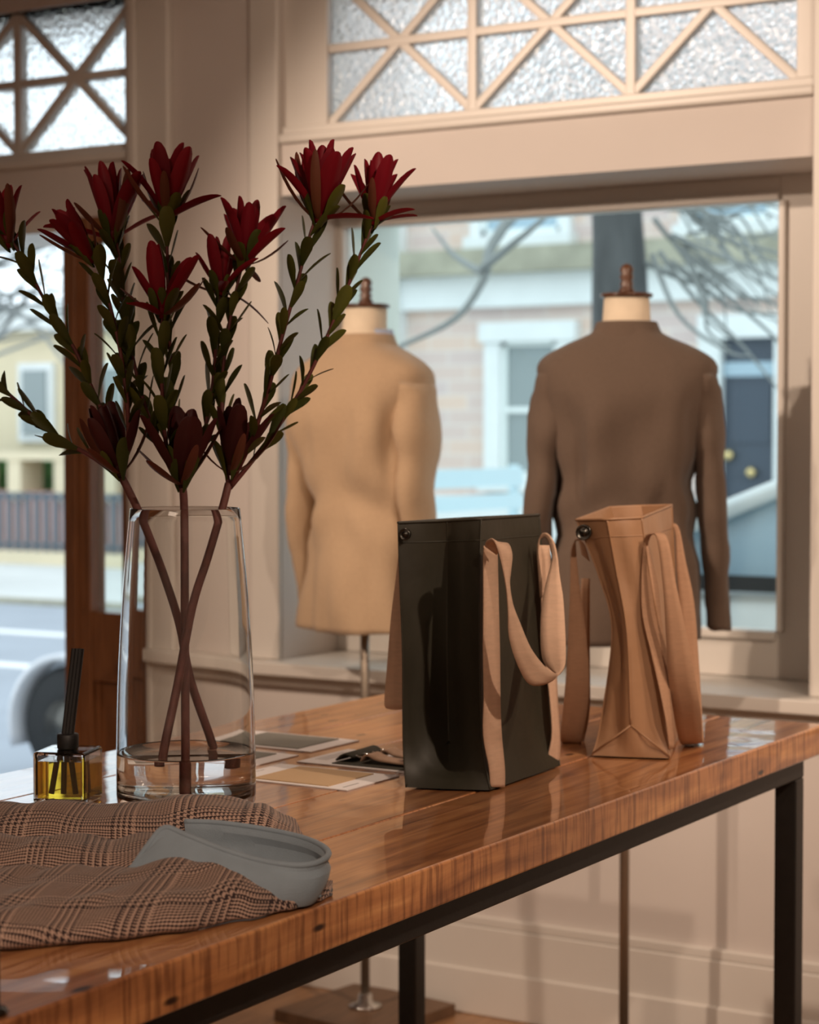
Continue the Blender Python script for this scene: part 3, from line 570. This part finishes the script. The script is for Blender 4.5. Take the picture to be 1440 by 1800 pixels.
BR = [atz(1192, 1297, zb), at(1190, 1240, 3.32), at(1188, 1110, 3.32), at(1186, 1000, 3.32), at(1181, 888, 3.31)]
CR = [atz(1110, 1331, zb), at(1109, 1275, 3.12), at(1102, 1110, 3.11), at(1083, 1000, 3.11), at(1067, 913, 3.10)]
tgb = bag(TT, (FL, CR, FR, BR), 'tan_canvas', 5.0, 0.006)
RH = [((1130, 260), (1150, 260), 3.12), ((1140, 225), (1165, 215), 3.10), ((1165, 213), (1215, 212), 3.09), ((1190, 240), (1240, 260), 3.08), ((1215, 450), (1270, 430), 3.08), ((1225, 620), (1310, 620), 3.09), ((1235, 800), (1345, 800), 3.11), ((1255, 950), (1372, 950), 3.15), ((1282, 1085), (1380, 1075), 3.22), ((1310, 1090), (1384, 1082), 3.28), ((1310, 1000), (1380, 1000), 3.31), ((1300, 750), (1365, 750), 3.32), ((1282, 500), (1345, 500), 3.32), ((1270, 350), (1310, 330), 3.32), ((1265, 220), (1285, 200), 3.32), ((1250, 178), (1262, 168), 3.32), ((1238, 200), (1240, 185), 3.32), ((1235, 260), (1245, 260), 3.32)]
ribbon('handle', [c6(*a, d) for a, b, d in RH], [c6(*b, d) for a, b, d in RH], 'webbing_tan', TT, 0.0022)
LH = [((905, 330), (870, 300), 3.19), ((885, 260), (860, 250), 3.19), ((862, 238), (850, 236), 3.19), ((845, 250), (826, 280), 3.19), ((860, 420), (822, 420), 3.20), ((885, 600), (815, 600), 3.21), ((902, 800), (805, 800), 3.22), ((895, 950), (792, 950), 3.24), ((868, 1082), (780, 1072), 3.27), ((880, 1086), (800, 1080), 3.31), ((905, 950), (830, 950), 3.33), ((905, 700), (850, 700), 3.34), ((905, 400), (870, 400), 3.34)]
ribbon('handle', [c6(*a, d) for a, b, d in LH], [c6(*b, d) for a, b, d in LH], 'webbing_tan', TT, 0.0022)
fst = [(1132, 1150, 265, 3.108), (1122, 1190, 420, 3.105), (1128, 1205, 560, 3.105), (1160, 1225, 700, 3.105), (1195, 1240, 850, 3.105), (1225, 1255, 1000, 3.105), (1240, 1262, 1120, 3.115)]
fstrap(fst, 'webbing_tan', TT)
snap(c6(880, 206, 3.135), Vector((0.3, -1, 0)), 0.0125, TT)
# ------------------------------------------------------------------ vase
VC = Vector((-1.668, 2.182)); z0 = TZ+0.0005
def vr(z):   # outer radius by height
    h = (z-TZ)/0.404; return 0.0952-0.0205*(h**2.2)
zs = [TZ+0.404*k/24 for k in range(25)]
prof = [(0.0, z0), (0.090, z0), (0.0945, z0+0.004)]+[(vr(z), z) for z in zs[1:]]+[(vr(zs[-1])-0.0003, zs[-1]+0.0005), (vr(zs[-1])-0.0009, zs[-1]+0.0008), (vr(zs[-1])-0.0015, zs[-1]+0.0005), (vr(zs[-1])-0.0018, zs[-1])]
prof += [(vr(z)-0.0032+0.0014*((z-TZ)/0.404), z) for z in reversed(zs[2:-1])]+[(0.085, TZ+0.020), (0.07, TZ+0.0165), (0.0, TZ+0.016)]
VS = thing('glass_vase', (VC.x, VC.y, TZ), 'clear tapered glass vase with a little water, holding red-tipped stems', 'vase')
obj('vase_wall', *lathe(prof, VC, 72), 'vaseglass', VS, True)
zw = 0.972
wp = [(0.0, TZ+0.0155), (0.07, TZ+0.016), (0.0853, TZ+0.0197)]+[(vr(z)-0.0028, z) for z in (TZ+0.034, TZ+0.05, zw-0.002)]+[(vr(zw)-0.0028, zw+0.0014), (vr(zw)-0.006, zw), (0.0, zw)]
obj('water', *lathe(wp, VC, 72), 'water', VS, True, label='shallow clear water in the vase')
# ------------------------------------------------------------------ leaves and flower stems
def blade(name, wid, bend, m, kind, n=10, cup=0.15):
    V = []; Fc = []
    for s in (1, -1):
        for i in range(n):
            t = 0.5-0.5*math.cos(math.pi*i/(n-1)) if i else 0.0
            if kind == 'leaf': w_ = wid*(0.12+0.88*min(1, t/0.62)**0.9*(1 if t < .62 else math.sqrt(max(0, 1-((t-.62)/.385)**2.4))))
            else: w_ = wid*(0.45+0.55*min(1, t/0.5)**0.8)*(1 if t < .5 else math.sqrt(max(0, 1-((t-.5)/.503)**2.6)))
            for k in (-1, -0.5, 0, 0.5, 1):
                V.append((k*w_, bend*t*t+cup*w_*k*k+s*0.010*(1-abs(k)), t))
    q = n*5
    for s in (0, 1):
        for i in range(n-1):
            for k in range(4):
                a = s*q+i*5+k; Fc.append((a, a+1, a+6, a+5) if s else (a, a+5, a+6, a+1))
    me = bpy.data.meshes.new(name); me.from_pydata(V, [], Fc); me.materials.append(M[m]); me.shade_smooth(); return me
LEAF = [blade('leaf', 0.17, b, 'leaf', 'leaf', cup=-.2) for b in (-0.10, 0.0, 0.12)]
BR_RED = [blade('bract', 0.125, b, 'bract', 'bract', cup=-.5) for b in (-0.06, -0.15, 0.12)]
BR_DK = [blade('bract', 0.165, b, 'bract_dark', 'bract', cup=-.5) for b in (-0.12, -0.22)]
BR_BRN = [blade('bract', 0.085, b, 'bract_brown', 'bract', cup=-.3) for b in (-0.35, -0.55, -0.15)]
def place(me, name, parent, p, d, out, length, wide=1.0):
    d = d.normalized(); y = (out-d*out.dot(d))
    if y.length < 1e-4: y = d.orthogonal()
    y.normalize(); x = y.cross(d)
    mt = Matrix((x*length*wide, y*length, d*length)).transposed().to_4x4(); mt.translation = p-wloc(parent)
    o = bpy.data.objects.new(name, me); COL.objects.link(o); o.parent = parent; o.matrix_local = mt; return o
RS = random.Random(11)
def foliage(parent, path, start, step, l0, l1, spread=(18, 38), stop=1.0):
    acc = 0; nxt = start; ang = RS.random()*6; tot = sum((path[i+1]-path[i]).length for i in range(len(path)-1))
    for i in range(len(path)-1):
        seg = path[i+1]-path[i]; L_ = seg.length
        while nxt < acc+L_ and nxt < tot*stop:
            p = path[i]+seg*((nxt-acc)/L_); t = seg.normalized(); a = t.orthogonal().normalized(); b = t.cross(a)
            out = a*math.cos(ang)+b*math.sin(ang); al = math.radians(RS.uniform(*spread))
            place(RS.choice(LEAF), 'leaf', parent, p, t*math.cos(al)+out*math.sin(al), out, RS.uniform(l0, l1), RS.uniform(0.85, 1.15))
            ang += 2.4+RS.uniform(-.3, .3); nxt += step*RS.uniform(.8, 1.2)
        acc += L_
def head(T, p, axis, size, reds=(7, 5), brown=5, dark=False, seed=0, open_=1.0):
    rr = random.Random(seed); axis = axis.normalized(); a = axis.orthogonal().normalized(); b = axis.cross(a)
    core = obj('flower_head', *tube([p-axis*0.006, p+axis*size*0.08, p+axis*size*0.3, p+axis*size*0.48], lambda s: 0.011*(1.0-0.75*s) if s > 0.3 else 0.006+0.014*s, 10), 'bract_dark' if dark else 'bract', T, True)
    off = wloc(T)
    def ringb(meshes, n, al0, al1, l0, l1, base, ph):
        for k in range(n):
            an = ph+2*math.pi*k/n+rr.uniform(-.2, .2); out = a*math.cos(an)+b*math.sin(an); al = math.radians(rr.uniform(al0, al1)*open_)
            place(rr.choice(meshes), 'bract', core, p+axis*base+out*0.005, axis*math.cos(al)+out*math.sin(al), out, size*rr.uniform(l0, l1), rr.uniform(.9, 1.2))
    ms = BR_DK if dark else BR_RED
    ringb(ms, reds[0]-1, 4, 18, 0.8, 1.02, 0.010, 0.3); ringb(ms, reds[1], 16, 42, 0.85, 1.12, 0.004, 0.9)
    if brown: ringb(BR_BRN+([] if dark else [BR_RED[2]]), brown, 38, 80, 0.7, 1.05, -0.002, 0.1)
    ringb(LEAF, 4, 12, 30, 0.5, 0.7, -0.012, 0.5)
def stemthing(label, main, branches, heads):
    T = thing('protea_stem', main[0], label, 'flower', 'red-tipped stems in the vase')
    mp = catmull(main, 5); obj('stem', *tube(mp, lambda s: 0.0062-0.0008*s, 10), 'stem', T, True)
    for pts, st, stop in branches:
        pth = catmull(pts, 6); b = obj('branch', *tube(pth, lambda s: 0.0036-0.0016*s, 7), 'branch', T, True)
        foliage(b, pth, st, 0.0122, 0.040, 0.062, (16, 38), stop)
    for k, (p, ax, size, rd, bn, dk, op) in enumerate(heads): head(T, p, ax, size, rd, bn, dk, k*13+len(label), op)
D = 2.745
def A_(x, y, dd=0.0): return at(x, y, D+dd)
def dirp(x, y, dd=0.0): return (RD*x+UD*y+VD*dd)
zin = TZ+0.022
stemthing('left-leaning stem bearing the three leftmost red flower heads', [A_(377, 1345, .05), A_(374, 1310, .045), A_(335, 1196, .025), A_(316, 1100, .02), A_(291, 1020, 0), A_(268, 958, -.02), A_(243, 897, -.03), A_(214, 838, -.03)],
  [([A_(214, 842, -.03), A_(165, 805, -.02), A_(108, 772, 0), A_(62, 735, .01), A_(15, 692, .03), A_(-60, 630, .04)], 0.05, 1.0),
   ([A_(216, 845, -.03), A_(196, 760, 0), A_(165, 690, .02), A_(132, 615, .03), A_(85, 540, .03), A_(45, 462, .02), A_(22, 425, .02)], 0.035, 1.0),
   ([A_(216, 840, -.03), A_(226, 770, -.04), A_(222, 690, -.05), A_(208, 600, -.05), A_(185, 505, -.05), A_(165, 452, -.05)], 0.06, 1.0),
   ([A_(224, 720, -.04), A_(224, 600, -.01), A_(212, 480, .01), A_(205, 425, .02)], 0.02, 1.0)],
  [(A_(210, 830, -.04), dirp(-.25, 1, -.05), 0.092, (5, 4), 3, True, 1.1), (A_(15, 428, .02), dirp(-.35, 1), 0.086, (6, 5), 5, False, .9),
   (A_(160, 455, -.05), dirp(-.55, .9, -.1), 0.075, (6, 4), 4, False, .8), (A_(198, 418, .02), dirp(-.05, 1, .1), 0.094, (6, 6), 5, False, 1.0)])
stemthing('upright middle stem standing straight down to the vase floor', [A_(326, 1409), A_(326, 1300), A_(325, 1100), A_(324, 900), A_(320, 850)],
  [([A_(318, 862), A_(275, 770, -.02), A_(248, 690, -.03), A_(232, 620, -.03), A_(222, 570, -.03)], 0.05, 1.0),
   ([A_(318, 860), A_(312, 790, .03), A_(303, 690, .04), A_(297, 560, .03), A_(294, 440, .02), A_(293, 385, .02)], 0.06, 1.0),
   ([A_(316, 860), A_(292, 780, -.03), A_(285, 680, -.05), A_(283, 600, -.05), A_(286, 545, -.05)], 0.06, 1.0),
   ([A_(322, 862), A_(350, 800, .03), A_(372, 690, .05), A_(380, 600, .05), A_(386, 520, .05)], 0.05, 1.0)],
  [(A_(319, 850, -.03), dirp(.05, 1, -.05), 0.098, (5, 5), 5, True, 1.0), (A_(293, 382, .02), dirp(.03, 1), 0.094, (6, 6), 7, False, 1.15),
   (A_(284, 552, -.05), dirp(-.03, 1, -.05), 0.086, (3, 4), 5, False, 1.1), (A_(388, 512, .05), dirp(.02, 1, .05), 0.068, (5, 4), 4, False, 1.2)])
stemthing('right-leaning stem bearing the large paired flower heads', [A_(286, 1345, -.05), A_(289, 1314, -.045), A_(312, 1205, -.03), A_(338, 1067, -.022), A_(365, 981, -.01), A_(390, 897, .01), A_(402, 850, .02)],
  [([A_(402, 855, .02), A_(392, 760, .04), A_(392, 660, .05), A_(405, 560, .05), A_(426, 465, .05)], 0.05, 1.0),
   ([A_(404, 855, .02), A_(442, 775, -.01), A_(470, 690, -.03), A_(494, 600, -.04), A_(522, 500, -.04), A_(546, 410, -.04), A_(556, 385, -.04)], 0.05, 1.0),
   ([A_(404, 858, .02), A_(455, 795, .03), A_(512, 715, .05), A_(560, 625, .05), A_(605, 520, .05), A_(640, 430, .04), A_(654, 395, .04)], 0.05, 1.0)],
  [(A_(405, 828, .0), dirp(.1, 1, -.05), 0.094, (5, 5), 4, True, 1.0), (A_(430, 462, .05), dirp(.1, 1, .05), 0.088, (5, 5), 6, False, 1.2),
   (A_(560, 384, -.04), dirp(.05, 1), 0.096, (9, 8), 6, False, 1.15), (A_(656, 388, .04), dirp(.08, 1), 0.084, (7, 5), 6, False, 1.0)])
# ------------------------------------------------------------------ reed diffuser
df = Vector((-1.812, 2.105)); RDF = math.radians(20)
DB = thing('reed_diffuser', (df.x, df.y, TZ), 'square glass reed diffuser with amber oil, black collar and black reeds', 'diffuser')
bx0 = TZ+0.0008
bo = obj('bottle', *join([obox(df.x, df.y, bx0, TZ+0.074, 0.074, 0.074, RDF)]), 'vaseglass', DB); bevel(bo, 0.004, 3)
bi = obj('bottle_cavity', *obox(df.x, df.y, TZ+0.0105, TZ+0.069, 0.062, 0.062, RDF), 'vaseglass', bo)
bi.data.flip_normals(); bi.name = 'inner_wall'
obj('oil', *obox(df.x, df.y, TZ+0.0102, TZ+0.061, 0.0626, 0.0626, RDF), 'oil', DB, label='amber oil')
obj('collar', *lathe([(0.0, TZ+0.074), (0.0135, TZ+0.074), (0.0148, TZ+0.076), (0.0148, TZ+0.093), (0.0138, TZ+0.095), (0.0, TZ+0.095)], df, 32), 'blackplastic', DB, True)
top = at(137, 1140, 2.76)
for k, (tp, bt) in enumerate((((137, 1140), (88, 1398)), ((140, 1139), (126, 1400)), ((133, 1140), (106, 1395)))):
    P0 = at(*bt, 2.80+0.004*k-.01); P0.z = max(P0.z, TZ+0.013); P1 = at(131+6*k, 1140, 2.76); Pm = Vector((df.x, df.y, TZ+0.095))+RD*(k-1)*0.0045
    P0 = Vector((df.x, df.y, TZ+0.014))+Vector((math.cos(YAW), math.sin(YAW), 0))*(-0.019+0.017*k)
    obj('reed', *tube([P0, Pm, P1], 0.0042, 8), 'blackplastic', DB)
# ------------------------------------------------------------------ folded plaid jacket
def pw(x, pts):
    if x <= pts[0][0]: return pts[0][1]
    for (a, b), (c, d) in zip(pts, pts[1:]):
        if x <= c: t = (x-a)/(c-a); t = t*t*(3-2*t); return b+(d-b)*t
    return pts[-1][1]
def ST(s, t, z): p = RD*s+VH*t; return Vector((p.x, p.y, z))
JK = thing('folded_jacket', ST(-0.33, 2.12, TZ), 'brown plaid jacket folded on the table with a grey-blue collar showing', 'jacket')
def cloth(name, s0, s1, ns, prof, uvrot, seed, amp=0.004, m='plaid'):
    rows = []; uvs = []
    for i in range(ns+1):
        s = s0+(s1-s0)*i/ns; pf = catmull([(t, z, 0) for t, z in prof(s)], 5); row = []; uv = []; acc = 0; prev = None
        for t, z, _ in pf:
            if prev: acc += math.hypot(t-prev[0], z-prev[1])
            prev = (t, z)
            h = min(1, max(0, (z-TZ)/0.02)); nz = noise.noise(Vector((s*14+seed, t*14, seed)))*amp*1.3*h+noise.noise(Vector((s*26-t*22, (s+t)*9+seed, 2)))*amp*0.9*h
            row.append(ST(s, t, max(TZ+0.0012, z+nz))); 
            wv = 0.006*math.sin(s*23+seed)+0.012*noise.noise(Vector((s*7, acc*7, seed)))
            c, q = math.cos(uvrot), math.sin(uvrot); a, b = s+wv+3, acc+wv*0.7+3; uv.append((a*c-b*q+2, a*q+b*c+2))
        rows.append(row); uvs.append(uv)
    V, Fc = loft(rows, closed=False); o = obj(name, V, Fc, m, JK, True)
    flat = [u for r in uvs for u in r]; ul = o.data.uv_layers.new(name='UVMap')
    for lp in o.data.loops: ul.data[lp.index].uv = flat[lp.vertex_index]
    solid(o, 0.003, 0); return o
def tf(s): return pw(s, [(-.52, 1.915), (-.40, 1.93), (-.30, 1.965), (-.238, 1.998), (-.17, 2.055), (-.128, 2.095), (-.10, 2.14), (-.085, 2.175)])
def frontp(s):
    t = tf(s); hgt = pw(s, [(-.52, 1), (-.2, 1), (-.13, .75), (-.085, .28)]); e = pw(s, [(-.52, 2.135), (-.2, 2.135), (-.12, 2.165), (-.085, 2.20)]); w_ = e-t
    h = lambda q: TZ+q*hgt
    return [(t+0.010, TZ+0.002), (t-0.002, h(.008)), (t+0.004, h(.019)), (t+w_*.2, h(.030)), (t+w_*.42, h(.035)), (t+w_*.62, h(.041)), (t+w_*.85, h(.047)), (t+w_*.97, h(.046)), (t+w_*1.02, h(.040)), (t+w_*1.0, h(.033))]
def midp(s):
    k = pw(s, [(-.52, 1), (-.27, 1), (-.21, .6)])
    return [(2.115, TZ+.028*k), (2.135, TZ+.036*k), (2.155, TZ+.050*k), (2.185, TZ+.055*k), (2.215, TZ+.056*k), (2.24, TZ+.050*k), (2.255, TZ+.030*k)]
def backp(s):
    k = pw(s, [(-.52, 1), (-.25, 1), (-.18, .88), (-.145, .55), (-.128, .1)]); sh = pw(s, [(-.52, 0), (-.32, 0), (-.245, .07), (-.13, .085)])
    return [(2.245+sh, TZ+.002), (2.232+sh, TZ+.030*k), (2.236+sh, TZ+.050*k), (2.252+sh, TZ+.064*k), (2.285+sh, TZ+.073*k), (2.325+sh, TZ+.073*k), (2.36+sh, TZ+.058*k), (2.375+sh, TZ+.03*k), (2.372+sh, TZ+.002)]
cloth('back_fold', -.52, -.128, 60, backp, math.radians(2), 1.3, 0.005)
cloth('sleeve', -.52, -.235, 44, midp, math.radians(-6), 4.1, 0.006)
cloth('front_panel', -.52, -.085, 80, frontp, math.radians(14), 8.7, 0.008)
cloth('lining', -.27, -.095, 20, lambda s: [(2.13, TZ+.010), (2.17, TZ+.005), (2.24, TZ+.005), (2.30, TZ+.004)], 0, 2.2, 0.002, 'collar')
# collar band: (px, py_top, depth, py_bottom)
cb_top = [at(232, 1528, 2.15), at(262, 1485, 2.155), at(290, 1456, 2.16), at(330, 1470, 2.15), at(400, 1497, 2.135), at(470, 1516, 2.125), at(530, 1522, 2.125), at(565, 1514, 2.14), at(578, 1500, 2.175), at(560, 1484, 2.215), at(520, 1470, 2.25), at(450, 1456, 2.28), at(380, 1447, 2.30), at(325, 1445, 2.31)]
cb_bot = [at(228, 1536, 2.15), at(262, 1540, 2.14), at(295, 1545, 2.13), at(335, 1550, 2.125), at(400, 1560, 2.115), at(470, 1580, 2.11), at(515, 1592, 2.12), at(545, 1588, 2.135), at(556, 1572, 2.165), at(548, 1550, 2.205), at(510, 1540, 2.235), at(450, 1530, 2.265), at(385, 1515, 2.285), at(330, 1500, 2.30)]
for k, p in enumerate(cb_bot):
    p.z = max(p.z, TZ+0.004) if k < 8 else TZ+0.006
ct = catmull(cb_top, 5); cbm = catmull(cb_bot, 5); rows = []
for i, (a, b) in enumerate(zip(ct, cbm)):
    row = []
    cen = ST(-.17, 2.2, 0.93)
    outv = (a-cen); outv.z = 0; outv.normalize()
    for k in range(7):
        t = k/6; p = a.lerp(b, t)+outv*(0.006*math.sin(math.pi*t)-(0.004*math.sin(math.pi*min(1, t*3)) if t < .34 else 0)); row.append(p)
    rows.append(row)
co = obj('collar', *loft(rows, closed=False), 'collar', JK, True, label='grey-blue cotton collar'); solid(co, 0.0045, 0)
cb2 = co.modifiers.new('b', 'BEVEL'); cb2.width = 0.0018; cb2.segments = 2
obj('collar_edge', *tube([a+Vector((0, 0, .0005)) for a in ct], 0.0034, 8), 'collar', JK, True)
# dark display stand just inside the left edge
dsp = atz(2, 1786, TZ); DS = thing('display_stand', (dsp.x-0.012, dsp.y-0.004, TZ), 'dark metal stand foot at the lower left edge of the table', 'stand')
obj('foot', *lathe([(0, TZ+0.0003), (0.013, TZ+0.0003), (0.0145, TZ+0.003), (0.013, TZ+0.006), (0, TZ+0.007)], (dsp.x-0.009, dsp.y-0.002), 24), 'metal', DS, True)
obj('post', *tube([(dsp.x-0.009, dsp.y-0.002, TZ+0.005), (dsp.x-0.009, dsp.y-0.002, TZ+0.09)], 0.0075, 12), 'metal', DS, True)
# ------------------------------------------------------------------ mannequins and hanging jackets
def xf(loc, rz, s=1.0):
    mtx = Matrix.Translation(loc) @ Matrix.Rotation(rz, 4, 'Z'); return lambda x, y, z: mtx @ Vector((x*s, y*s, z))
def selt(a, b, n, e=2.5):
    out = []
    for k in range(n):
        t = 2*math.pi*k/n; c, s = math.cos(t), math.sin(t); out.append((a*math.copysign(abs(c)**(2/e), c), b*math.copysign(abs(s)**(2/e), s)))
    return out
def mannequin(loc, rz, zn, label, dz):
    G = xf(Vector(loc), rz); T = thing('tailor_mannequin', loc, label, 'mannequin', 'tailor mannequins in the window')
    obj('base', *[q for q in (lambda v, f: ([G(x, y, z) for x, y, z in v], f))(*boxvf(-.155, .155, -.155, .155, 0.001, 0.028))], 'basewood', T)
    obj('flange', *lathe([(0, .028), (.04, .028), (.04, .034), (.018, .04), (.016, .06), (0, .06)], (loc[0], loc[1]), 20), 'chrome', T, True)
    obj('pole', *tube([(loc[0], loc[1], .03), (loc[0], loc[1], zn-.3)], 0.011, 14), 'brass', T, True)
    rings = []
    for z, a, b, yo in ((zn-.68, .125, .09, 0), (zn-.45, .12, .085, 0), (zn-.25, .14, .095, 0), (zn-.13, .15, .085, -.005), (zn-.07, .10, .06, -.01), (zn-.04, .062, .056, -.005), (zn, .052, .052, .0), (zn+.05, .049, .049, .005)):
        rings.append([G(x, y+yo, z) for x, y in selt(a, b, 32, 2.2)])
    obj('torso_form', *loft(rings, cap0=True, cap1=True), 'calico', T, True)
    zc_ = zn+.05; c = G(0, .005, 0)
    obj('neck_cap', *lathe([(0, zc_), (.056, zc_), (.058, zc_+.004), (.056, zc_+.008), (0, zc_+.009)], (c.x, c.y), 28), 'walnut', T, True)
    obj('finial', *lathe([(0, zc_+.008), (.018, zc_+.009), (.017, zc_+.018), (.012, zc_+.022), (.0155, zc_+.030), (.011, zc_+.036), (.0165, zc_+.044), (.012, zc_+.051), (.016, zc_+.060), (.010, zc_+.070), (0, zc_+.074)], (c.x, c.y), 20), 'walnut', T, True)
    return T
def jacket(name, loc, rz, zn, m, label, zhem, sw, shirt=None, seed=0.0, wk=1.0, arms=((0, 0), (0, 0))):
    """zn: z of the collar seam; sw: shoulder half width"""
    G = xf(Vector(loc), rz); T = thing(name, (loc[0], loc[1], zhem), label, 'jacket', 'jackets on the mannequins')
    L_ = zn-zhem
    prof = [(0, .80, .120), (.10, .80, .122), (.25, .765, .115), (.38, .715, .106), (.46, .705, .104), (.55, .74, .112), (.66, .80, .122), (.74, .835, .126), (.80, .885, .122), (.86, .935, .108), (.892, .905, .098), (.918, .80, .090), (.945, .62, .080), (.97, .42, .070), (.985, .345, .066), (1.0, .32, .064)]
    P = catmull([(h, a, b) for h, a, b in prof], 3); rings = []
    for h, a, b in P:
        z = zhem+L_*h; ring = []
        for x, y in selt(a*sw, b, 56, 2.6):
            fold = wk*(noise.noise(Vector((x*13+seed, y*13, z*3)))*0.018+noise.noise(Vector((x*26+seed, y*26, z*7)))*0.007+0.006*math.sin(z*46+abs(x)*34+seed)*math.exp(-((h-.42)/.14)**2)*min(1, abs(x)/.06))*pw(h, [(0, 1), (.68, 1), (.82, .25), (1, .2)])
            k = 1+fold/max(.05, math.hypot(x, y)); vent = 0
            ring.append(G(x*k, y*k-0.012*math.sin(h*3.1), z+0.012*(x/sw)**2*(h < .02)))
        rings.append(ring)
    o = obj('body', *loft(rings), m, T, True); solid(o, 0.004, 0)
    cr = [[G(x, y+0.004, z) for x, y in selt(a, b, 40, 2.1)] for z, a, b in ((zn-.030, .092, .080), (zn-.016, .079, .076), (zn, .0705, .071), (zn+.010, .067, .068), (zn+.012, .064, .065), (zn+.010, .061, .062), (zn-.02, .063, .063))]
    obj('collar', *loft(cr), m, T, True)
    if shirt:
        cr = [[G(x, y+0.012, z) for x, y in selt(a, b, 40, 2.1)] for z, a, b in ((zn-.03, .068, .070), (zn+.018, .0595, .062), (zn+.023, .058, .060), (zn-.02, .056, .058))]
        obj('shirt_collar', *loft(cr), shirt, T, True, label='pale blue shirt collar')
    for k, sgn in enumerate((-1, 1)):
        zs_ = zhem+L_*.853; kx, ky = arms[k]
        path = catmull([G(sgn*sw*.71, -.004, zs_+.012), G(sgn*sw*.775, -.004, zs_-.03), G(sgn*sw*.84, -.012, zs_-.13), G(sgn*(sw*.915+kx*.4), -.018+ky*.3, zs_-.28), G(sgn*(sw*.955+kx*.8), .006+ky*.7, zs_-.42), G(sgn*(sw*.985+kx), .03+ky, zs_-.555)], 6)
        V = []; n = 20; N_ = len(path); rg = []
        for i, p in enumerate(path):
            s = i/(N_-1); ra = pw(s, [(0, .030), (.10, .043), (.3, .042), (.6, .033), (1, .027)]); rb_ = pw(s, [(0, .040), (.10, .068), (.3, .068), (.6, .058), (1, .047)])
            ring = []
            for x, y in selt(ra, rb_, n, 2.1):
                q = G(x, y, 0)-G(0, 0, 0); e = 1+wk*noise.noise(Vector((p.x*12+x*14+seed, y*14, p.z*16)))*.13
                ring.append(p+q*e+Vector((0, 0, 0.014*noise.noise(Vector((x*20, y*20, i*.7))))))
            rg.append(ring)
        rg.append([p+(rg[-1][0]-rg[-1][0])+(path[-1]-p)*0.12 for p in rg[-1]])
        obj('sleeve', *loft(rg, cap0=True), m, T, True)
    seam = [G(0, -b_+0.0125*0, z) for z, b_ in []]
    pts = []
    for i in range(0, len(rings)-5, 2): pts.append(min(rings[i], key=lambda q: abs((G(0, 0, 0)-q).to_2d().normalized().dot((G(0, 1, 0)-G(0, 0, 0)).to_2d()) - 1)))
    obj('back_seam', *tube(catmull(pts, 3), 0.0022, 5), m, T, True)
    return T
mR = Vector((-1.845, 3.985, 0)); mL = Vector((-2.562, 4.055, 0))
mannequin(mR, math.radians(25), 1.655, 'mannequin with cream neck wearing the brown jacket', 0)
mannequin(mL, math.radians(-8), 1.66, 'mannequin with cream neck wearing the tan jacket', 0)
jacket('brown_jacket', mR, math.radians(25), 1.64, 'brown_wool', 'dark brown tailored jacket seen from behind on the right mannequin', .955, .205, None, 2.0, 1.7)
jacket('tan_jacket', mL, math.radians(-8), 1.635, 'tan_linen', 'tan linen jacket on the mannequin behind the flowers', .94, .20, 'blue_shirt', 7.0, 1.8, ((-.01, 0), (-.02, 0)))
